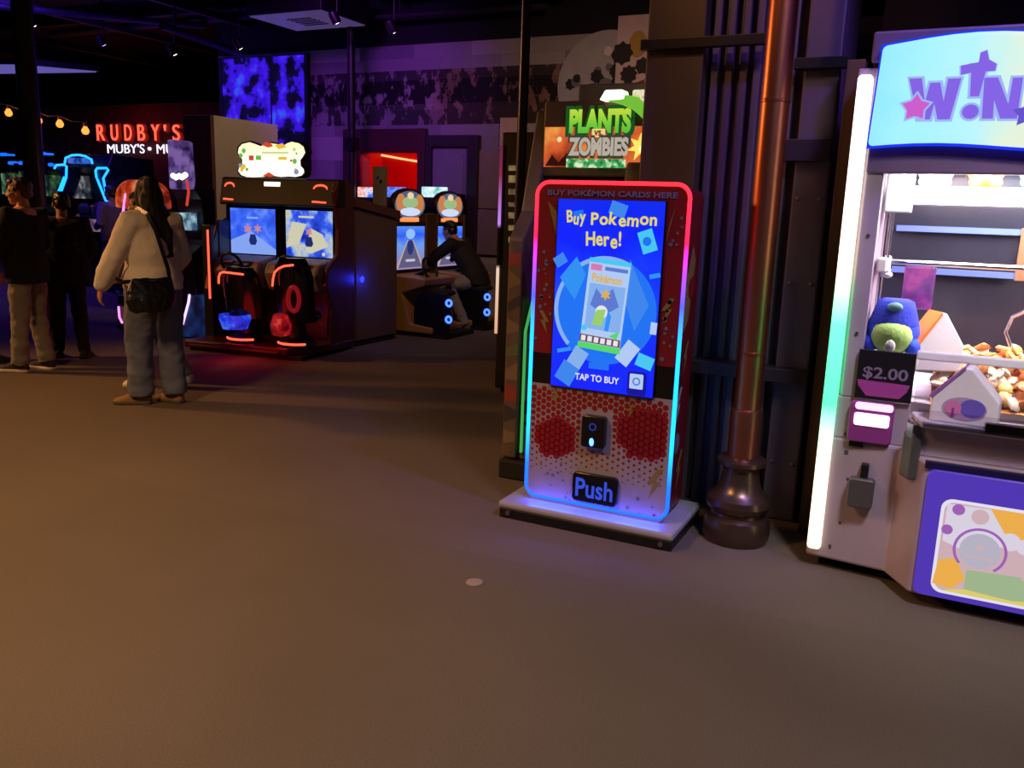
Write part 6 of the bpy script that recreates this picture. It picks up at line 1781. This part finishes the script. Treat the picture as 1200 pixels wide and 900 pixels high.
    # hair
    if hair:
        b = MB()
        def EH(x, y, z, r):
            e = MB(); e.ell((0, 0, 0), r, seg=20, rings=12, R=R); e.v = [TH(x, y, z) + p * s for p in e.v]; b.add(e.v, e.f)
        if hair['kind'] == 'long':
            EH(0, -.02, .04, (.084, .098, .088)); EH(0, -.05, -.02, (.086, .07, .09))
            for sx in (-1, 1):
                EH(sx * .068, -.01, -.03, (.026, .055, .09))
            c = J['head']; dx = hair.get('dx', 0)
            b.eloft([(c + V((0, -.03, .03)) * s, X_, V((0, 1, 0)), .088 * s, .075 * s), (c + V((0, -.065, -.08)) * s, X_, V((0, 1, 0)), .098 * s, .062 * s), (c + V((dx * .3, -.105, -.18)) * s, X_, V((0, 1, 0)), .105 * s, .05 * s), (c + V((dx * .7, -.14, -.29)) * s, X_, V((0, 1, 0)), .085 * s, .042 * s), (c + V((dx, -.155, -.45)) * s, X_, V((0, 1, 0)), .06 * s, .03 * s), (c + V((dx * 1.1, -.155, -.50)) * s, X_, V((0, 1, 0)), .02 * s, .015 * s)], 20)
            me = remeshed(b, .007, 4, .010, 22, (1, 1, .18))
        elif hair['kind'] == 'bun':
            EH(0, -.02, .04, (.083, .098, .087)); EH(0, -.05, -.02, (.08, .062, .075)); EH(0, -.03, .12, (.045, .045, .04))
            me = remeshed(b, .007, 3, .006, 30)
        else:
            EH(0, -.018, .052, (.081, .096, .080)); EH(0, -.052, .0, (.074, .058, .066)); EH(0, .045, .085, (.055, .045, .035)); EH(.02, .01, .105, (.05, .06, .028))
            for sx in (-1, 1):
                EH(sx * .071, -.005, .03, (.012, .045, .035))
            me = remeshed(b, .006, 2, .008, 34)
        pmesh('hair', me, hair['m'], t)
    return t, J, TH


def face_dir(loc, deg):
    """unit vector turned deg to the left from straight away from the camera"""
    v = V((loc[0], loc[1], 0)).normalized(); a = radians(deg)
    return V((v.x * cos(a) - v.y * sin(a), v.x * sin(a) + v.y * cos(a), 0))


hair_dk = mat('dark_brown_hair', '120c0a', 0.65, var=0.4, scale=20); hair_br = mat('brown_hair', '4a3020', 0.5, var=0.3, scale=20); hair_bk = mat('black_hair', '0c0a0a', 0.4)
knit = mat('pale_grey_knit', 'd6cec8', 0.9, bump=0.5, bscale=140, var=.08); blk_knit = mat('black_knit', '060607', 0.95, bump=0.4, bscale=120)
denim = mat('mid_blue_denim', '5a6078', 0.85, bump=0.3, bscale=200, var=.2, scale=9); denim2 = mat('pale_denim', '7e7974', 0.85, bump=0.3, bscale=200, var=.2, scale=9); blk_cl = mat('black_cloth', '060607', 0.95)
leather = mat('black_leather', '121114', 0.35, bump=.2, bscale=60); tanboot = mat('tan_suede', '80603c', 0.8); soleb = mat('brown_sole', '50402e', 0.7); solew = mat('white_sole', 'd8d0c4', 0.6); dkshoe = mat('dark_canvas', '201c20', 0.8); wshoe = mat('white_canvas', 'd0c8bc', 0.7)

# woman with the shoulder bag, seen from behind
WL = at_z(187, 472); WL.z = 0
tw, JW, _ = person('woman with long dark hair in pale grey sweater and jeans, black bag at her hip', WL, face_dir(WL, 24), .965,
    dict(pelvis=(.0, 0, .91), shol=(-.150, -.01, 1.375), shor=(.150, -.01, 1.375), elbl=(-.285, .0, 1.12), wril=(-.35, .10, .90), elbr=(.25, .04, 1.12), wrir=(.20, .20, .98), head=(.0, .03, 1.585), ankl=(-.115, .05, .09), kneel=(-.11, .06, .49), ankr=(.10, -.06, .09), kneer=(.10, -.01, .49)),
    hd=(-.12, -.05), fem=True, top=dict(name='sweater', m=knit, label='pale grey knitted sweater'), legs=dict(name='jeans', m=denim, label='blue jeans'), shoes=dict(m=tanboot, sole=soleb, boot=True), hair=dict(kind='long', m=hair_dk, dx=.05), skin='b8806a', topg=.055, sleeve=(.075, .075, .056), hem=.03, leg_r=(.122, .115, .100, .092, .094), toes=dict(l=(-.75, .6, 0), r=(-.35, 1, 0)), hands=dict(l=dict(d=(-.05, .25, -1), up=(-1, .1, 0), curl=.5)))
RW = tw.matrix_basis.to_3x3()
Rz_w = Matrix.Rotation(tw.rotation_euler.z, 3, 'Z')
def wl(x, y, z):
    return WL + Rz_w @ (V((x, y, z)) * .965)
Bg = thing('shoulder_bag', 'slouchy black leather bag hanging on a strap at the woman’s left hip'.replace('’', "'"), 'bag', wl(-.12, -.17, .74))
b = MB()
up_ = V((0, 0, 1)); sx_ = Rz_w @ X_; sy_ = Rz_w @ V((0, 1, 0))
b.eloft([(wl(-.14, -.25, .735), sx_, sy_, .10, .03), (wl(-.14, -.25, .76), sx_, sy_, .155, .055), (wl(-.13, -.25, .83), sx_, sy_, .175, .062), (wl(-.12, -.24, .91), sx_, sy_, .165, .045), (wl(-.115, -.232, .965), sx_, sy_, .15, .022), (wl(-.11, -.23, .985), sx_, sy_, .145, .012)], 28)
bm_ = remeshed(b, .008, 3, .010, 14)
for v in bm_.vertices:
    v.co -= Bg.location
pmesh('bag_body', bm_, leather, Bg)
def strap_mb(pts, w=.014, th=.004):
    m_ = MB(); pts = [V(p) for p in pts]; rings = []
    for i, p in enumerate(pts):
        t_ = (pts[min(i + 1, len(pts) - 1)] - pts[max(i - 1, 0)]).normalized()
        n_ = (p - WL - V((0, 0, p.z))).normalized(); s_ = t_.cross(n_).normalized()
        rings.append([p + s_ * w + n_ * th, p - s_ * w + n_ * th, p - s_ * w - n_ * th, p + s_ * w - n_ * th])
    m_.loft(rings); return m_
part('strap', strap_mb([wl(.03, -.21, .95), wl(.02, -.205, 1.05), wl(-.015, -.20, 1.18), wl(-.05, -.19, 1.32), wl(-.085, -.135, 1.44), wl(-.10, -.03, 1.475), wl(-.115, .08, 1.43), wl(-.15, .19, 1.28), wl(-.20, .22, 1.1), wl(-.27, .10, .98), wl(-.27, -.10, .95), wl(-.25, -.19, .96)]), leather, Bg, smooth=40)
b = MB(); b.tube([wl(-.25, -.24, .962), wl(-.12, -.25, .968), wl(.02, -.24, .962)], .004, 6)
part('zip', b, M['steel'], Bg, smooth=60)

# companion hidden behind her: jeans and one white shoe show
L2 = at_z(177, 450); L2.z = 0
person('person in jeans and white shoes standing hidden behind the woman with the bag', L2, face_dir(L2, 60), .90, dict(ankr=(.17, -.24, .09), kneer=(.11, -.08, .49), elbl=(-.19, .05, 1.14), wril=(-.10, .2, 1.0), elbr=(.19, .05, 1.14), wrir=(.10, .2, 1.0)), hd=(.2, 0), top=dict(name='sweater', m=mat('grey_knit', '6c6668', .9)), legs=dict(name='jeans', m=denim2), shoes=dict(m=wshoe, sole=solew), hair=dict(kind='short', m=hair_dk), toes=dict(l=(-.2, 1, 0), r=(.1, 1, 0)), leg_r=(.1, .09, .078, .074, .075))

# man in the black sweater looking left
L3 = at_z(41, 434); L3.z = 0
person('man in black sweater and pale jeans looking to the left', L3, face_dir(L3, 48), .95, dict(elbl=(-.24, .02, 1.13), wril=(-.20, .2, .98), elbr=(.24, .02, 1.13), wrir=(.18, .22, 1.0), ankl=(-.10, .06, .09), ankr=(.10, -.05, .09)), hd=(.55, -.03), top=dict(name='sweater', m=blk_knit), legs=dict(name='jeans', m=denim2, label='pale jeans'), shoes=dict(m=dkshoe, sole=solew), hair=dict(kind='short', m=hair_br), skin='c89070', topg=.035, sleeve=(.068, .062, .05), hem=.10, leg_r=(.1, .09, .078, .072, .074), toes=dict(l=(-.2, 1, 0), r=(.05, 1, 0)))

# dark figure with their back to us
L4 = at_z(84, 419); L4.z = 0
tk, JK, _ = person('person dressed all in black seen from behind, right of the man in the black sweater', L4, face_dir(L4, -4), .89, dict(wril=(-.16, .2, 1.0), elbl=(-.235, .03, 1.13), wrir=(.16, .2, 1.0), elbr=(.235, .03, 1.13), ankl=(-.12, .03, .09), ankr=(.13, -.06, .09)), hd=(.25, -.1), top=dict(name='hooded_top', m=blk_cl), legs=dict(name='trousers', m=blk_cl), shoes=dict(m=dkshoe, sole=M['black_rubber']), hair=dict(kind='short', m=hair_bk), skin='a87860', topg=.06, sleeve=(.08, .075, .055), hem=.12, leg_r=(.1, .09, .075, .068, .062))
pn = Pan((0, -.20, 0), (1, 0, 0), (0, 0, 1), (0, -1, 0)); rnd = random.Random(4)
for _ in range(12):
    pn.star(rnd.uniform(-.05, .14), rnd.uniform(1.02, 1.16), rnd.uniform(.014, .03), mat('faded_print', '24201e', .8) if _ == 0 else bpy.data.materials['faded_print'], rnd.choice((3, 4, 5)), .6, rnd.uniform(0, 3))
part('back_print', pn, None, tk, local=True, label='faint grey print on the back')

# figure cut by the left edge
L5 = at_z(-16, 424); L5.z = 0
person('person in dark clothes cut off by the left edge of the frame', L5, face_dir(L5, -70), .93, None, hd=(0, 0), top=dict(name='jacket', m=blk_cl), legs=dict(name='trousers', m=blk_cl), shoes=dict(m=dkshoe, sole=M['black_rubber']), hair=dict(kind='short', m=hair_bk), skin='a87860', topg=.05, sleeve=(.075, .07, .055), leg_r=(.1, .09, .075, .068, .062), hem=.1)

# figure in the purple light further back
L6 = at_y(134, 334, 9.0); L6 = at_z(137, 344); L6.z = 0
person('person in mauve top far back beside the blue neon cabinet', L6, face_dir(L6, 30), .97, dict(wril=(-.14, .24, 1.05), wrir=(.14, .24, 1.05)), hd=(.3, 0), top=dict(name='shirt', m=mat('mauve_shirt', '8a6a94', .8)), legs=dict(name='trousers', m=mat('purple_trousers', '4c3c68', .8)), shoes=dict(m=dkshoe, sole=solew), hair=dict(kind='short', m=hair_br), topg=.03, vox=.009)

# man playing the second kart racer
L7 = V((-5.22, 9.58, 0))
person('man in dark jacket and jeans sitting at the kart racer, leaning on its wheel', L7, (-1, 0), 1.0,
    dict(pelvis=(0, .0, .62), waist=(0, .07, .76), chest=(0, .19, .92), neck=(0, .32, 1.10), head=(0, .42, 1.215), hipl=(-.09, .02, .61), hipr=(.09, .02, .61), kneel=(-.33, .20, .52), kneer=(.13, .43, .53), ankl=(-.36, -.04, .10), ankr=(.13, .26, .10), shol=(-.18, .28, 1.06), shor=(.18, .28, 1.06), elbl=(-.24, .50, .88), elbr=(.24, .50, .88), wril=(-.12, .66, .80), wrir=(.12, .66, .80)),
    hd=(0, -.15), top=dict(name='jacket', m=mat('charcoal_jacket', '0c0c10', .8)), legs=dict(name='jeans', m=mat('grey_denim', '7c7880', .85)), shoes=dict(m=mat('grey_trainer', '5c5860', .7), sole=solew), hair=dict(kind='short', m=hair_bk), skin='b08068', topg=.04, sleeve=(.07, .06, .05), hem=.06, leg_r=(.1, .09, .075, .068, .062), hands=dict(l=dict(d=(.2, 1, .1), up=(-.6, 0, .8), curl=.9), r=dict(d=(-.2, 1, .1), up=(.6, 0, .8), curl=.9)))
